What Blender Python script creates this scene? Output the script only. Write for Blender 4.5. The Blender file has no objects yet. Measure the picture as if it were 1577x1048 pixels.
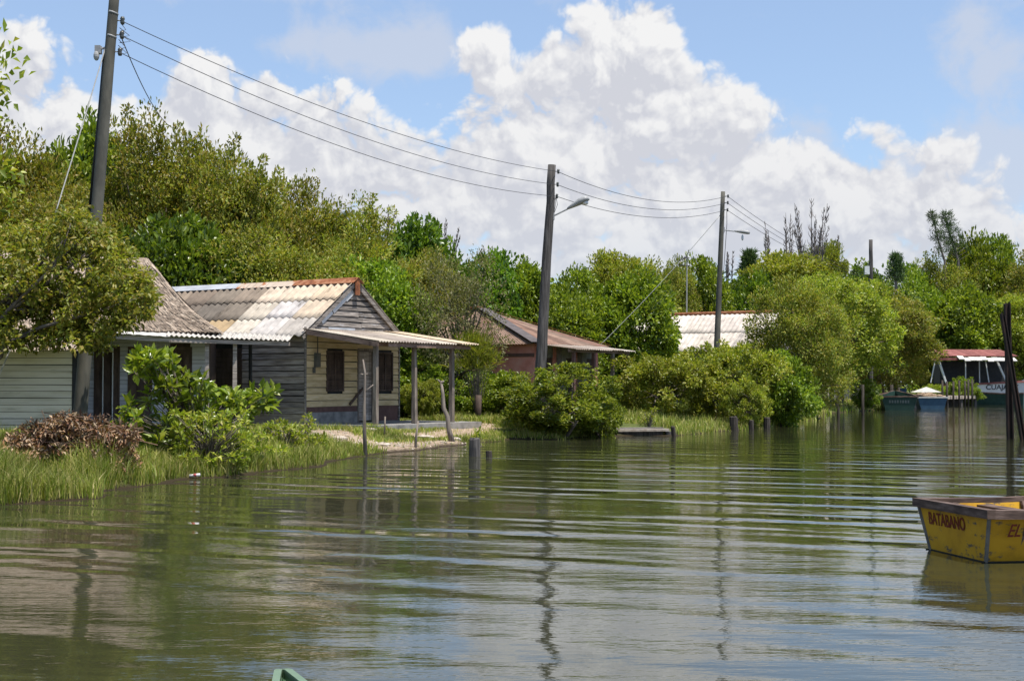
import bpy, math, random
import numpy as np
from mathutils import Vector, Matrix, Euler
R = math.radians
sc = bpy.context.scene
COL = sc.collection
random.seed(7)

# ------------------------------------------------------------------ camera, sun, sky
F, CX, CY, EYE, HOR = 2190.0, 788.5, 524.0, 1.6, 590.0
PITCH = math.atan((HOR - CY) / F)
cam = bpy.data.objects.new("camera", bpy.data.cameras.new("camera"))
COL.objects.link(cam); sc.camera = cam
cam.data.sensor_width = 36; cam.data.lens = F / 1577 * 36
cam.data.clip_start = 0.05; cam.data.clip_end = 3000
cam.location = (0, 0, EYE); cam.rotation_euler = (math.pi / 2 + PITCH, 0, 0)

SUN_EL, SUN_AZ = 71.0, 128.0                      # azimuth clockwise from +Y (the view direction)
sd = Vector((math.sin(R(SUN_AZ)) * math.cos(R(SUN_EL)), math.cos(R(SUN_AZ)) * math.cos(R(SUN_EL)), math.sin(R(SUN_EL))))
sun = bpy.data.objects.new("sun", bpy.data.lights.new("sun", "SUN")); COL.objects.link(sun)
sun.data.energy = 4.1; sun.data.angle = R(0.5); sun.data.color = (1.0, 0.95, 0.87)
sun.rotation_euler = sd.to_track_quat('Z', 'Y').to_euler(); sun.location = (0, 0, 50)
sc.view_settings.view_transform = 'Standard'; sc.view_settings.look = 'None'
sc.view_settings.exposure = 0.66; sc.view_settings.gamma = 1

def N(nt, t, **kw):
    n = nt.nodes.new(t)
    for k, v in kw.items():
        if k == 'i':
            for a, b in v.items():
                if hasattr(b, 'is_linked') or isinstance(b, bpy.types.NodeSocket): nt.links.new(b, n.inputs[a])
                else: n.inputs[a].default_value = b
        else: setattr(n, k, v)
    return n
def MATH(nt, op, a, b=None, c=None, clamp=False):
    n = nt.nodes.new('ShaderNodeMath'); n.operation = op; n.use_clamp = clamp
    for k, x in enumerate((a, b, c)):
        if x is None: continue
        if isinstance(x, (int, float)): n.inputs[k].default_value = x
        else: nt.links.new(x, n.inputs[k])
    return n.outputs[0]
def VEC(nt, op, a, b=None):
    n = nt.nodes.new('ShaderNodeVectorMath'); n.operation = op
    for k, x in enumerate((a, b)):
        if x is None: continue
        if isinstance(x, (tuple, list)): n.inputs[k].default_value = x
        else: nt.links.new(x, n.inputs[k])
    return n.outputs['Value'] if op in ('DOT_PRODUCT', 'LENGTH') else n.outputs[0]
def SMOOTH(nt, x, a, b, lo=0.0, hi=1.0):
    n = nt.nodes.new('ShaderNodeMapRange'); n.interpolation_type = 'SMOOTHSTEP'
    nt.links.new(x, n.inputs['Value'])
    n.inputs['From Min'].default_value = a; n.inputs['From Max'].default_value = b
    n.inputs['To Min'].default_value = lo; n.inputs['To Max'].default_value = hi
    return n.outputs[0]
def MIXC(nt, f, a, b, blend='MIX'):
    n = nt.nodes.new('ShaderNodeMix'); n.data_type = 'RGBA'; n.blend_type = blend
    for k, x in ((0, f), (6, a), (7, b)):
        if isinstance(x, (int, float)): n.inputs[k].default_value = x
        elif isinstance(x, (tuple, list)): n.inputs[k].default_value = (*x[:3], 1)
        else: nt.links.new(x, n.inputs[k])
    return n.outputs[2]

def blob_sum(nt, p, blobs):
    tot = None
    for (px, py, rx, ry, w) in blobs:
        d = VEC(nt, 'SUBTRACT', p, ((px - CX) / F, (HOR - py) / F, 0))
        d = VEC(nt, 'MULTIPLY', d, (F / rx, F / ry, 0))
        e = MATH(nt, 'MULTIPLY', MATH(nt, 'EXPONENT', MATH(nt, 'MULTIPLY', VEC(nt, 'DOT_PRODUCT', d, d), -1.0)), w)
        tot = e if tot is None else MATH(nt, 'ADD', tot, e)
    return tot

def cloud_group():
    g = bpy.data.node_groups.new("cumulus", 'ShaderNodeTree')
    g.interface.new_socket("P", in_out='INPUT', socket_type='NodeSocketVector')
    g.interface.new_socket("D", in_out='OUTPUT', socket_type='NodeSocketFloat')
    g.interface.new_socket("T", in_out='OUTPUT', socket_type='NodeSocketFloat')
    g.interface.new_socket("S", in_out='OUTPUT', socket_type='NodeSocketFloat')
    gi = g.nodes.new('NodeGroupInput'); go = g.nodes.new('NodeGroupOutput'); p = gi.outputs[0]
    wn = N(g, 'ShaderNodeTexNoise', i={'Vector': p, 'Scale': 14.0, 'Detail': 4.0})
    w = VEC(g, 'SUBTRACT', wn.outputs['Color'], (0.5, 0.5, 0.5))
    pw = VEC(g, 'ADD', p, VEC(g, 'MULTIPLY', w, (0.045, 0.035, 0)))
    n1 = N(g, 'ShaderNodeTexNoise', i={'Vector': pw, 'Scale': 11.0, 'Detail': 12.0, 'Roughness': 0.61}).outputs[0]
    vo = N(g, 'ShaderNodeTexVoronoi', feature='F1', i={'Vector': pw, 'Scale': 26.0, 'Detail': 4.0, 'Roughness': 0.55, 'Randomness': 1.0})
    vd = vo.outputs['Distance']
    hard = [(965, 60, 95, 90, 1.25), (1000, 150, 110, 90, 1.0), (730, 75, 60, 45, 0.95), (790, 130, 110, 70, 0.9), (1115, 165, 95, 70, .8),
            (900, 235, 260, 100, .9), (40, 120, 105, 80, 1.0), (70, 210, 170, 90, .9), (310, 125, 100, 55, .8), (340, 205, 170, 90, .9),
            (480, 170, 85, 45, .55), (600, 250, 240, 70, .7), (1330, 195, 55, 30, .6), (1440, 245, 110, 50, .75), (1230, 280, 220, 70, .75),
            (800, 330, 900, 70, .85), (800, 430, 2500, 60, .9), (1300, 350, 400, 60, .7), (300, 300, 400, 80, .7), (1500, 30, 60, 50, .55), (-250, 150, 200, 120, .9), (1850, 200, 200, 120, .8)]
    holes = [(190, 90, 40, 90, -.6), (1260, 70, 170, 80, -.7), (640, 60, 55, 60, -.5), (1560, 200, 60, 120, -.6), (500, 70, 200, 40, -.2)]
    b = blob_sum(g, p, hard + holes)
    sep = N(g, 'ShaderNodeSeparateXYZ', i={0: p})
    hi = SMOOTH(g, sep.outputs[1], .27, .36)
    nl = N(g, 'ShaderNodeTexNoise', i={'Vector': p, 'Scale': 4.2, 'Detail': 2.0}).outputs[0]
    b = MATH(g, 'ADD', b, MATH(g, 'MULTIPLY', hi, MATH(g, 'MULTIPLY_ADD', nl, 2.6, -1.30)))
    az = MATH(g, 'ABSOLUTE', sep.outputs[0])
    side = MATH(g, 'MULTIPLY', SMOOTH(g, az, .42, .6), MATH(g, 'SUBTRACT', 1.0, hi))
    b = MATH(g, 'ADD', b, MATH(g, 'MULTIPLY', side, MATH(g, 'MULTIPLY_ADD', nl, 2.2, -0.6)))
    d = MATH(g, 'MULTIPLY_ADD', n1, 1.6, MATH(g, 'MULTIPLY_ADD', vd, -1.05, -0.42))
    g.links.new(d, go.inputs['T'])
    d = MATH(g, 'ADD', d, b)
    g.links.new(d, go.inputs['D'])
    soft = [(590, 80, 170, 45, .8), (350, 5, 180, 26, .9), (700, 5, 120, 20, .5), (60, 8, 130, 25, .8), (1510, 80, 90, 90, 1.0), (1250, 320, 350, 60, .7), (1500, 250, 150, 50, .5), (650, 90, 60, 50, .7), (1540, 130, 60, 50, .6),
            (1130, 190, 110, 70, .6), (800, 260, 700, 70, .7), (430, 85, 70, 30, .5), (1500, 300, 120, 60, .8)]
    s = blob_sum(g, p, soft)
    s = MATH(g, 'ADD', s, MATH(g, 'MULTIPLY', MATH(g, 'SUBTRACT', n1, 0.56), 4.2))
    g.links.new(s, go.inputs['S'])
    return g

world = bpy.data.worlds.new("World"); sc.world = world; world.use_nodes = True
wt = world.node_tree; wt.nodes.clear()
tc = N(wt, 'ShaderNodeTexCoord'); sx = N(wt, 'ShaderNodeSeparateXYZ', i={0: tc.outputs['Generated']})
U = MATH(wt, 'ARCTAN2', sx.outputs[0], sx.outputs[1]); V = MATH(wt, 'ARCSINE', sx.outputs[2])
P0 = N(wt, 'ShaderNodeCombineXYZ', i={0: U, 1: V}).outputs[0]
P1 = VEC(wt, 'ADD', P0, (0.0025, 0.006, 0))
P2 = VEC(wt, 'ADD', P0, (0.010, 0.024, 0))
cg = cloud_group()
g0 = N(wt, 'ShaderNodeGroup', node_tree=cg); wt.links.new(P0, g0.inputs[0])
g1 = N(wt, 'ShaderNodeGroup', node_tree=cg); wt.links.new(P1, g1.inputs[0])
g2n = N(wt, 'ShaderNodeGroup', node_tree=cg); wt.links.new(P2, g2n.inputs[0])
alpha = SMOOTH(wt, g0.outputs['D'], -0.08, 0.34)
tt = lambda a, b, k, o='T': MATH(wt, 'MULTIPLY', MATH(wt, 'SUBTRACT', a.outputs[o], b.outputs[o]), k)
lit = MATH(wt, 'ADD', tt(g0, g1, 1.5), MATH(wt, 'ADD', tt(g0, g2n, .75), tt(g0, g2n, .36, 'D')))
edge = SMOOTH(wt, g0.outputs['D'], .0, .7, .62, .36)
lit = MATH(wt, 'MULTIPLY_ADD', MATH(wt, 'ADD', lit, edge), .85, .06, clamp=True)
# higher in the frame the clouds are whiter, low ones fade to a grey lilac veil
hgt = SMOOTH(wt, V, .05, .24)
lit = MATH(wt, 'MULTIPLY', lit, MATH(wt, 'MULTIPLY_ADD', hgt, .35, .65), clamp=True)
ccol = MIXC(wt, lit, (0.405, 0.415, 0.455), (0.57, 0.57, 0.572))
sky = N(wt, 'ShaderNodeTexSky', sky_type='NISHITA', sun_disc=False, sun_elevation=R(SUN_EL), sun_rotation=R(SUN_AZ),
        air_density=1.0, dust_density=0.2, ozone_density=4.0)
bg_sky = N(wt, 'ShaderNodeBackground', i={'Color': sky.outputs[0], 'Strength': 0.118})
bg_cl = N(wt, 'ShaderNodeBackground', i={'Color': ccol, 'Strength': 1.0})
sa = MATH(wt, 'MULTIPLY', SMOOTH(wt, g0.outputs['S'], .05, .9), .75)
bg_soft = N(wt, 'ShaderNodeBackground', i={'Color': (.48, .485, .515, 1), 'Strength': 1.0})
m1 = N(wt, 'ShaderNodeMixShader', i={0: sa, 1: bg_sky.outputs[0], 2: bg_soft.outputs[0]})
bg_v = N(wt, 'ShaderNodeBackground', i={'Color': (.27, .34, .47, 1), 'Strength': 1.0})
m1 = N(wt, 'ShaderNodeMixShader', i={0: .45, 1: m1.outputs[0], 2: bg_v.outputs[0]})
m2 = N(wt, 'ShaderNodeMixShader', i={0: alpha, 1: m1.outputs[0], 2: bg_cl.outputs[0]})
bg_hz = N(wt, 'ShaderNodeBackground', i={'Color': (.36, .42, .50, 1), 'Strength': 1.0})
m3 = N(wt, 'ShaderNodeMixShader', i={0: SMOOTH(wt, V, .02, .14, .5, 0), 1: m2.outputs[0], 2: bg_hz.outputs[0]})
N(wt, 'ShaderNodeOutputWorld', i={0: m3.outputs[0]})
world.cycles.sampling_method = 'MANUAL'; world.cycles.sample_map_resolution = 512

# ------------------------------------------------------------------ helpers
def pt(px, py, Y):
    cx, cy = (px - CX) / F, (CY - py) / F
    c, s = math.cos(PITCH), math.sin(PITCH)
    y = c - s * cy; z = s + c * cy
    return Vector((cx * Y / y, Y, EYE + z * Y / y))
def gz(px, py, z=0.0):
    cx, cy = (px - CX) / F, (CY - py) / F
    c, s = math.cos(PITCH), math.sin(PITCH)
    return pt(px, py, (c - s * cy) * (z - EYE) / (s + c * cy))

def thing(name, label, cat, loc=(0, 0, 0), rz=0.0, group=None, scale=None):
    o = bpy.data.objects.new(name, None); COL.objects.link(o)
    o.location = loc; o.rotation_euler = (0, 0, rz); o.empty_display_size = .2
    if scale: o.scale = scale
    o['label'] = label; o['category'] = cat
    if group: o['group'] = group
    return o
def tag(o, label, cat, group=None):
    o['label'] = label; o['category'] = cat
    if group: o['group'] = group
    return o
def link(name, me, parent=None):
    o = bpy.data.objects.new(name, me); COL.objects.link(o)
    if parent: o.parent = parent
    return o

class MB:
    def __init__(s): s.v = []; s.f = []; s.c = []
    def add(s, vs, fs, col=(1, 1, 1)):
        b = len(s.v); s.v += [tuple(v) for v in vs]
        for f in fs: s.f.append(tuple(i + b for i in f)); s.c.append(col)
    def hexa(s, p, col=(1, 1, 1)):
        s.add(p, [(0, 3, 2, 1), (4, 5, 6, 7), (0, 1, 5, 4), (1, 2, 6, 5), (2, 3, 7, 6), (3, 0, 4, 7)], col)
    def box(s, x0, x1, y0, y1, z0, z1, col=(1, 1, 1)):
        s.hexa([(x0, y0, z0), (x1, y0, z0), (x1, y1, z0), (x0, y1, z0), (x0, y0, z1), (x1, y0, z1), (x1, y1, z1), (x0, y1, z1)], col)
    def obox(s, c, size, rot=None, col=(1, 1, 1)):
        hx, hy, hz = (q / 2 for q in size); rot = rot or Matrix.Identity(3); c = Vector(c)
        s.hexa([c + rot @ Vector(p) for p in ((-hx, -hy, -hz), (hx, -hy, -hz), (hx, hy, -hz), (-hx, hy, -hz), (-hx, -hy, hz), (hx, -hy, hz), (hx, hy, hz), (-hx, hy, hz))], col)
    def beam(s, a, b, w, h, col=(1, 1, 1)):
        a, b = Vector(a), Vector(b); d = b - a
        q = d.to_track_quat('X', 'Z').to_matrix()
        s.obox((a + b) / 2, (d.length, w, h), q, col)
    def tube(s, pts, rad, n=8, col=(1, 1, 1)):
        pts = [Vector(p) for p in pts]; m = len(pts)
        rad = [rad] * m if isinstance(rad, (int, float)) else rad
        vs = []; ref = Vector((0.3, 0.9, 0.2))
        for i, p in enumerate(pts):
            d = (pts[min(i + 1, m - 1)] - pts[max(i - 1, 0)]).normalized()
            a = d.cross(ref)
            if a.length < .05: a = d.cross(Vector((1, 0, 0)))
            a.normalize(); b = d.cross(a)
            for k in range(n):
                t = 2 * math.pi * k / n; vs.append(p + (a * math.cos(t) + b * math.sin(t)) * rad[i])
        fs = [(i * n + k, i * n + (k + 1) % n, (i + 1) * n + (k + 1) % n, (i + 1) * n + k) for i in range(m - 1) for k in range(n)]
        fs += [tuple(range(n - 1, -1, -1)), tuple((m - 1) * n + k for k in range(n))]
        s.add(vs, fs, col)
    def ellipsoid(s, c, r, n=10, m=7, col=(1, 1, 1)):
        c = Vector(c); vs = []
        for i in range(m + 1):
            ph = math.pi * i / m
            for k in range(n):
                t = 2 * math.pi * k / n
                vs.append(c + Vector((r[0] * math.sin(ph) * math.cos(t), r[1] * math.sin(ph) * math.sin(t), r[2] * math.cos(ph))))
        s.add(vs, [(i * n + k, (i + 1) * n + k, (i + 1) * n + (k + 1) % n, i * n + (k + 1) % n) for i in range(m) for k in range(n)], col)
    def build(s, name, mat, parent=None, smooth=False, bevel=0):
        me = bpy.data.meshes.new(name); me.from_pydata(s.v, [], s.f)
        if mat: me.materials.append(mat)
        ca = me.color_attributes.new("tint", 'FLOAT_COLOR', 'CORNER')
        buf = np.ones((len(me.loops), 4), np.float32); k = 0
        for f, c in zip(s.f, s.c): buf[k:k + len(f), :3] = c; k += len(f)
        ca.data.foreach_set("color", buf.ravel())
        if smooth: me.polygons.foreach_set("use_smooth", [True] * len(me.polygons))
        me.update()
        return link(name, me, parent)

def np_mesh(name, Vv, Ff, mat):
    """Vv (n,3) float, Ff (m,k) int"""
    me = bpy.data.meshes.new(name); n, (m, k) = len(Vv), Ff.shape
    me.vertices.add(n); me.vertices.foreach_set("co", Vv.astype(np.float32).ravel())
    me.loops.add(m * k); me.loops.foreach_set("vertex_index", Ff.astype(np.int32).ravel())
    me.polygons.add(m); me.polygons.foreach_set("loop_start", np.arange(0, m * k, k, dtype=np.int32))
    me.update(calc_edges=True); me.materials.append(mat)
    return me

# ------------------------------------------------------------------ materials
def newmat(name):
    m = bpy.data.materials.new(name); m.use_nodes = True; nt = m.node_tree; nt.nodes.clear()
    return m, nt
def coords(nt, scale=(1, 1, 1), kind='Object'):
    t = N(nt, 'ShaderNodeTexCoord')
    return VEC(nt, 'MULTIPLY', t.outputs[kind], scale)
def ramp(nt, x, cols):
    n = nt.nodes.new('ShaderNodeValToRGB'); e = n.color_ramp.elements
    while len(e) < len(cols): e.new(.5)
    for k, c in enumerate(cols):
        if len(c) == 4: e[k].position = c[3]
        else: e[k].position = k / max(1, len(cols) - 1)
        e[k].color = (*c[:3], 1)
    nt.links.new(x, n.inputs[0]); return n.outputs[0]
def surf(name, cols, scale=(1, 1, 1), nscale=4.0, detail=6.0, rough=.8, bump=.0, bscale=None, island=.25, tint=False, wear=None, wscale=(1, 1, 1), wlo=.55, whi=.65, spec=.3, metal=0.0, lo=.25, hi=.75):
    m, nt = newmat(name)
    c = coords(nt, scale)
    n = N(nt, 'ShaderNodeTexNoise', i={'Vector': c, 'Scale': nscale, 'Detail': detail, 'Roughness': .6})
    x = SMOOTH(nt, n.outputs[0], lo, hi)
    col = ramp(nt, x, cols)
    if wear:
        w = N(nt, 'ShaderNodeTexNoise', i={'Vector': coords(nt, wscale), 'Scale': 3.0, 'Detail': 8.0, 'Roughness': .68})
        col = MIXC(nt, SMOOTH(nt, w.outputs[0], wlo, whi), col, wear)
    if tint:
        a = N(nt, 'ShaderNodeAttribute', attribute_name='tint')
        col = MIXC(nt, 1.0, col, a.outputs['Color'], 'MULTIPLY')
    if island:
        r = N(nt, 'ShaderNodeNewGeometry').outputs['Random Per Island']
        k = MATH(nt, 'MULTIPLY_ADD', r, 2 * island, 1 - island)
        col = MIXC(nt, 1.0, col, N(nt, 'ShaderNodeCombineXYZ', i={0: k, 1: k, 2: k}).outputs[0], 'MULTIPLY')
    b = N(nt, 'ShaderNodeBsdfPrincipled', i={'Base Color': col, 'Roughness': rough, 'Metallic': metal, 'Specular IOR Level': spec})
    if bump:
        h = N(nt, 'ShaderNodeTexNoise', i={'Vector': coords(nt, bscale or scale), 'Scale': nscale * 2, 'Detail': 5.0})
        bp = N(nt, 'ShaderNodeBump', i={'Height': h.outputs[0], 'Strength': 1.0, 'Distance': bump})
        nt.links.new(bp.outputs[0], b.inputs['Normal'])
    N(nt, 'ShaderNodeOutputMaterial', i={0: b.outputs[0]})
    return m
def leafmat(name, cols, trans=.38, rough=.48, spec=.35, clump=.3, cscale=.9, gain=1.85):
    m, nt = newmat(name)
    r = N(nt, 'ShaderNodeNewGeometry').outputs['Random Per Island']
    col = ramp(nt, r, [tuple(q * gain for q in c) for c in cols])
    oi = N(nt, 'ShaderNodeObjectInfo').outputs['Random']
    n = N(nt, 'ShaderNodeTexNoise', i={'Vector': coords(nt), 'Scale': cscale, 'Detail': 3.0})
    k = MATH(nt, 'MULTIPLY_ADD', SMOOTH(nt, n.outputs[0], .3, .7), 2 * clump, 1 - clump)
    k = MATH(nt, 'MULTIPLY', k, MATH(nt, 'MULTIPLY_ADD', oi, .3, .85))
    hsv = N(nt, 'ShaderNodeHueSaturation', i={'Color': col, 'Value': k, 'Hue': MATH(nt, 'MULTIPLY_ADD', oi, .025, .4875), 'Saturation': 1.0})
    b = N(nt, 'ShaderNodeBsdfPrincipled', i={'Base Color': hsv.outputs[0], 'Roughness': rough, 'Specular IOR Level': spec})
    t = N(nt, 'ShaderNodeBsdfTranslucent', i={'Color': MIXC(nt, 1.0, hsv.outputs[0], (1.25, 1.3, .6), 'MULTIPLY')})
    mx = N(nt, 'ShaderNodeMixShader', i={0: trans, 1: b.outputs[0], 2: t.outputs[0]})
    N(nt, 'ShaderNodeOutputMaterial', i={0: mx.outputs[0]})
    return m

MAT = {
 'olive': leafmat('leaf_olive', [(.055, .075, .010), (.105, .122, .015), (.150, .150, .022), (.165, .125, .030), (.130, .165, .020)]),
 'green': leafmat('leaf_green', [(.038, .064, .008), (.080, .116, .010), (.118, .152, .013), (.165, .190, .020)], rough=.35),
 'ygreen': leafmat('leaf_yellowgreen', [(.070, .095, .010), (.120, .150, .015), (.170, .190, .022), (.190, .170, .032)], rough=.38),
 'dgreen': leafmat('leaf_darkgreen', [(.026, .052, .008), (.050, .088, .010), (.080, .125, .013), (.115, .155, .018)], rough=.3, spec=.5),
 'grey_olive': leafmat('leaf_greyolive', [(.060, .070, .025), (.100, .100, .040), (.130, .115, .055), (.080, .095, .030)]),
 'conifer': leafmat('leaf_conifer', [(.030, .055, .020), (.050, .085, .030), (.070, .100, .040)], trans=.15),
 'broad': leafmat('leaf_broad', [(.060, .105, .010), (.100, .150, .014), (.140, .190, .020), (.175, .205, .028)], rough=.28, spec=.6),
 'dead': leafmat('leaf_dead', [(.045, .022, .014), (.120, .055, .030), (.180, .095, .050), (.240, .170, .110), (.060, .040, .030)], trans=.12, rough=.6, clump=.35, cscale=2.0, gain=1.7),
 'grass': leafmat('grass_blades', [(.065, .095, .010), (.110, .140, .016), (.150, .165, .024), (.200, .185, .055), (.250, .205, .090)], trans=.3, rough=.5, clump=.3, cscale=.7),
 'straw': surf('thatch_straw', [(.17, .13, .095), (.32, .25, .19), (.46, .375, .29)], nscale=5, rough=.9, island=.4),
 'bark': surf('bark', [(.06, .05, .04), (.14, .115, .09), (.2, .17, .14)], scale=(1, 1, .25), nscale=9, rough=.9, bump=.01),
 'twig': surf('grey_twigs', [(.13, .11, .10), (.22, .19, .175)], nscale=3, rough=.9),
 'stake_dark': surf('dark_wet_wood', [(.018, .015, .012), (.045, .037, .03), (.085, .07, .058)], scale=(1, 1, .1), nscale=16, rough=.9, bump=.01, island=0),
 'pole_wood': surf('pole_wood', [(.035, .032, .03), (.08, .072, .067), (.15, .137, .125)], scale=(1, 1, .06), nscale=22, rough=.9, bump=.012, island=0),
 'pole_concrete': surf('pole_concrete', [(.072, .068, .056), (.105, .10, .082), (.145, .135, .108)], scale=(1, 1, .3), nscale=5, rough=.85, bump=.003, island=0),
 'wood_grey': surf('weathered_planks', [(.07, .06, .052), (.20, .175, .155), (.36, .32, .285)], scale=(.45, .45, 7), nscale=4, detail=9, rough=.9, bump=.006, island=.3, wear=(.34, .33, .33), wscale=(.6, .6, 2.5), wlo=.58, whi=.66),
 'wood_dark': surf('dark_planks', [(.15, .125, .105), (.32, .27, .235), (.48, .42, .37)], scale=(.4, .4, 6), nscale=4, detail=9, rough=.9, bump=.006, island=.35),
 'wood_yellow': surf('yellow_painted_planks', [(.46, .34, .17), (.62, .47, .26), (.68, .54, .34)], scale=(.5, .5, 3), nscale=4, detail=8, rough=.8, bump=.004, island=.14, wear=(.12, .10, .08), wscale=(.5, .5, 5), wlo=.63, whi=.70),
 'wood_green': surf('green_painted_planks', [(.47, .41, .29), (.61, .54, .40), (.66, .59, .46)], scale=(.3, .3, 3), nscale=3, detail=8, rough=.8, bump=.004, island=.13, wear=(.16, .15, .09), wscale=(.35, .35, 5), wlo=.60, whi=.72),
 'wood_white': surf('white_painted_planks', [(.42, .41, .43), (.54, .53, .55), (.60, .59, .60)], scale=(.3, .3, 3), nscale=3, rough=.75, bump=.003, island=.1, wear=(.2, .18, .17), wscale=(.5, .5, 4), wlo=.66, whi=.74),
 'post': surf('post_wood', [(.10, .08, .065), (.20, .165, .135), (.31, .26, .215)], scale=(1, 1, .12), nscale=14, rough=.9, bump=.008, island=.2),
 'beam_brown': surf('beam_wood', [(.11, .072, .055), (.19, .125, .095), (.26, .18, .14)], scale=(.4, .4, 1), nscale=8, rough=.85, bump=.004, island=.25),
 'brown': surf('brown_wood', [(.045, .03, .024), (.085, .056, .043), (.12, .085, .066)], scale=(1, 1, .3), nscale=6, rough=.8, bump=.004, island=.2),
 'band': surf('red_brown_band', [(.11, .06, .05), (.17, .095, .08)], nscale=5, rough=.85, island=.1),
 'cement': surf('cement', [(.15, .145, .14), (.25, .24, .225), (.33, .31, .29)], nscale=3.5, rough=.9, bump=.006, island=.1),
 'red_wall': surf('red_plaster', [(.54, .19, .15), (.66, .27, .22), (.68, .34, .28)], nscale=2.2, rough=.9, bump=.005, island=0, wear=(.42, .30, .25), wscale=(.6, .6, 1.4), wlo=.62, whi=.70),
 'asbestos': surf('corrugated_sheet', [(.62, .60, .58), (.82, .80, .77), (1.0, .97, .93)], scale=(1, 1, 1), nscale=2.6, detail=9, rough=.9, bump=.004, island=.12, tint=True, wear=(.10, .088, .075), wscale=(3.2, .45, .45), wlo=.54, whi=.74),
 'rust': surf('rusty_iron', [(.13, .045, .022), (.26, .095, .04), (.36, .19, .11)], nscale=5, detail=8, rough=.85, bump=.004, island=.15),
 'rust_dark': surf('dark_rusty_steel', [(.010, .008, .007), (.022, .014, .011), (.05, .026, .018)], scale=(1, 1, .3), nscale=6, rough=.8, bump=.006, island=0),
 'galv': surf('galvanised_sheet', [(.42, .43, .45), (.58, .59, .61)], nscale=3, rough=.5, metal=.3, island=.1, wear=(.30, .13, .06), wscale=(.8, .8, .8), wlo=.64, whi=.70),
 'wire': surf('wire', [(.035, .035, .04), (.06, .06, .065)], rough=.6, island=0),
 'rope': surf('pale_rope', [(.45, .43, .40), (.6, .58, .54)], nscale=20, rough=.8, island=0),
 'black': surf('black_paint', [(.012, .012, .013), (.03, .03, .03)], rough=.6, island=0),
 'lamp_grey': surf('lamp_casing', [(.26, .26, .26), (.38, .38, .37)], nscale=6, rough=.5, island=0),
 'lamp_white': surf('lamp_glass', [(.65, .65, .64), (.75, .75, .74)], rough=.2, island=0, spec=.5),
 'ceramic': surf('insulator', [(.05, .06, .05), (.09, .085, .075)], rough=.3, island=0, spec=.5),
 'boat_yellow': surf('yellow_boat_paint', [(.36, .18, .010), (.52, .275, .012), (.58, .32, .016)], nscale=3, rough=.6, bump=.003, island=0, wear=(.075, .07, .06), wscale=(2.2, 2.2, 4.2), wlo=.55, whi=.66),
 'boat_rim': surf('worn_gunwale', [(.05, .032, .025), (.12, .078, .06), (.22, .155, .125)], scale=(.6, .6, 3), nscale=6, rough=.85, bump=.004, island=.2),
 'boat_tar': surf('tarred_bottom', [(.02, .018, .015), (.045, .04, .03)], nscale=8, rough=.8, island=0),
 'boat_green': surf('dark_green_boat', [(.015, .045, .035), (.03, .07, .055)], nscale=3, rough=.6, island=0, wear=(.09, .1, .09), wscale=(2, 2, 3), wlo=.66, whi=.74),
 'boat_blue': surf('blue_boat', [(.035, .08, .13), (.055, .12, .19)], nscale=3, rough=.6, island=0, wear=(.12, .13, .14), wscale=(2, 2, 2), wlo=.62, whi=.7),
 'boat_white': surf('white_boat', [(.55, .55, .56), (.68, .68, .68)], nscale=2, rough=.5, island=0, wear=(.3, .28, .26), wscale=(1, 1, 2), wlo=.66, whi=.75),
 'fibre_green': surf('green_fibreglass', [(.045, .095, .045), (.065, .12, .062)], nscale=5, rough=.35, island=0, spec=.5),
 'fibre_pale': surf('pale_green_edge', [(.11, .17, .10), (.16, .23, .14)], nscale=5, rough=.4, island=0, spec=.5),
 'letters_red': surf('dark_red_paint', [(.13, .022, .010), (.2, .035, .014)], nscale=12, rough=.7, island=0),
 'letters_black': surf('black_letters', [(.02, .02, .025), (.05, .05, .05)], nscale=12, rough=.7, island=0),
 'letters_pale': surf('pale_letters', [(.13, .15, .145), (.2, .22, .21)], nscale=12, rough=.7, island=0),
 'red_roof': surf('dull_red_roof', [(.15, .05, .045), (.22, .075, .065), (.28, .12, .10)], nscale=2.5, rough=.85, island=.15),
 'canvas': surf('pale_canvas', [(.50, .47, .42), (.66, .63, .58)], nscale=4, rough=.9, island=.1),
 'net': surf('brown_net', [(.16, .10, .06), (.34, .25, .17)], nscale=20, rough=.95, island=.3),
 'can': surf('white_can', [(.6, .58, .57), (.7, .68, .67)], rough=.4, island=0),
 'can_red': surf('red_can_band', [(.35, .06, .06), (.42, .1, .1)], rough=.4, island=0),
 'dirt': surf('bare_dirt', [(.26, .19, .13), (.38, .29, .21)], nscale=5, rough=.95),
 'stone': surf('pale_stone', [(.28, .22, .17), (.42, .35, .28), (.5, .44, .37)], nscale=6, rough=.9, bump=.01),
}

# ------------------------------------------------------------------ terrain and water
def g2(px, py, z=0): p = gz(px, py, z); return (p.x, p.y)
SHORE = [(-60, 3.0), (-14, 15.5), g2(-120, 782), g2(0, 776), g2(145, 767), g2(178, 752), g2(300, 737), g2(400, 727), g2(490, 716), g2(540, 704), g2(600, 697), g2(660, 690), g2(720, 683),
         g2(790, 676), g2(860, 676), g2(930, 671), g2(1040, 670), g2(1130, 662), g2(1200, 655), g2(1262, 644), g2(1276, 636), g2(1330, 633), g2(1400, 627), g2(1440, 624), g2(1500, 618),
         g2(1577, 616), g2(1680, 616), g2(1850, 622), g2(2300, 640), (60, 45), (90, 20), (120, -10)]
LAND = SHORE + [(900, -10), (900, 1500), (-900, 1500), (-900, 3)]
def seg_dist(X, Y, pts):
    d = np.full(X.shape, 1e9)
    for (ax, ay), (bx, by) in zip(pts[:-1], pts[1:]):
        vx, vy = bx - ax, by - ay; L = vx * vx + vy * vy
        t = np.clip(((X - ax) * vx + (Y - ay) * vy) / L, 0, 1)
        d = np.minimum(d, np.hypot(X - ax - t * vx, Y - ay - t * vy))
    return d
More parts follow.
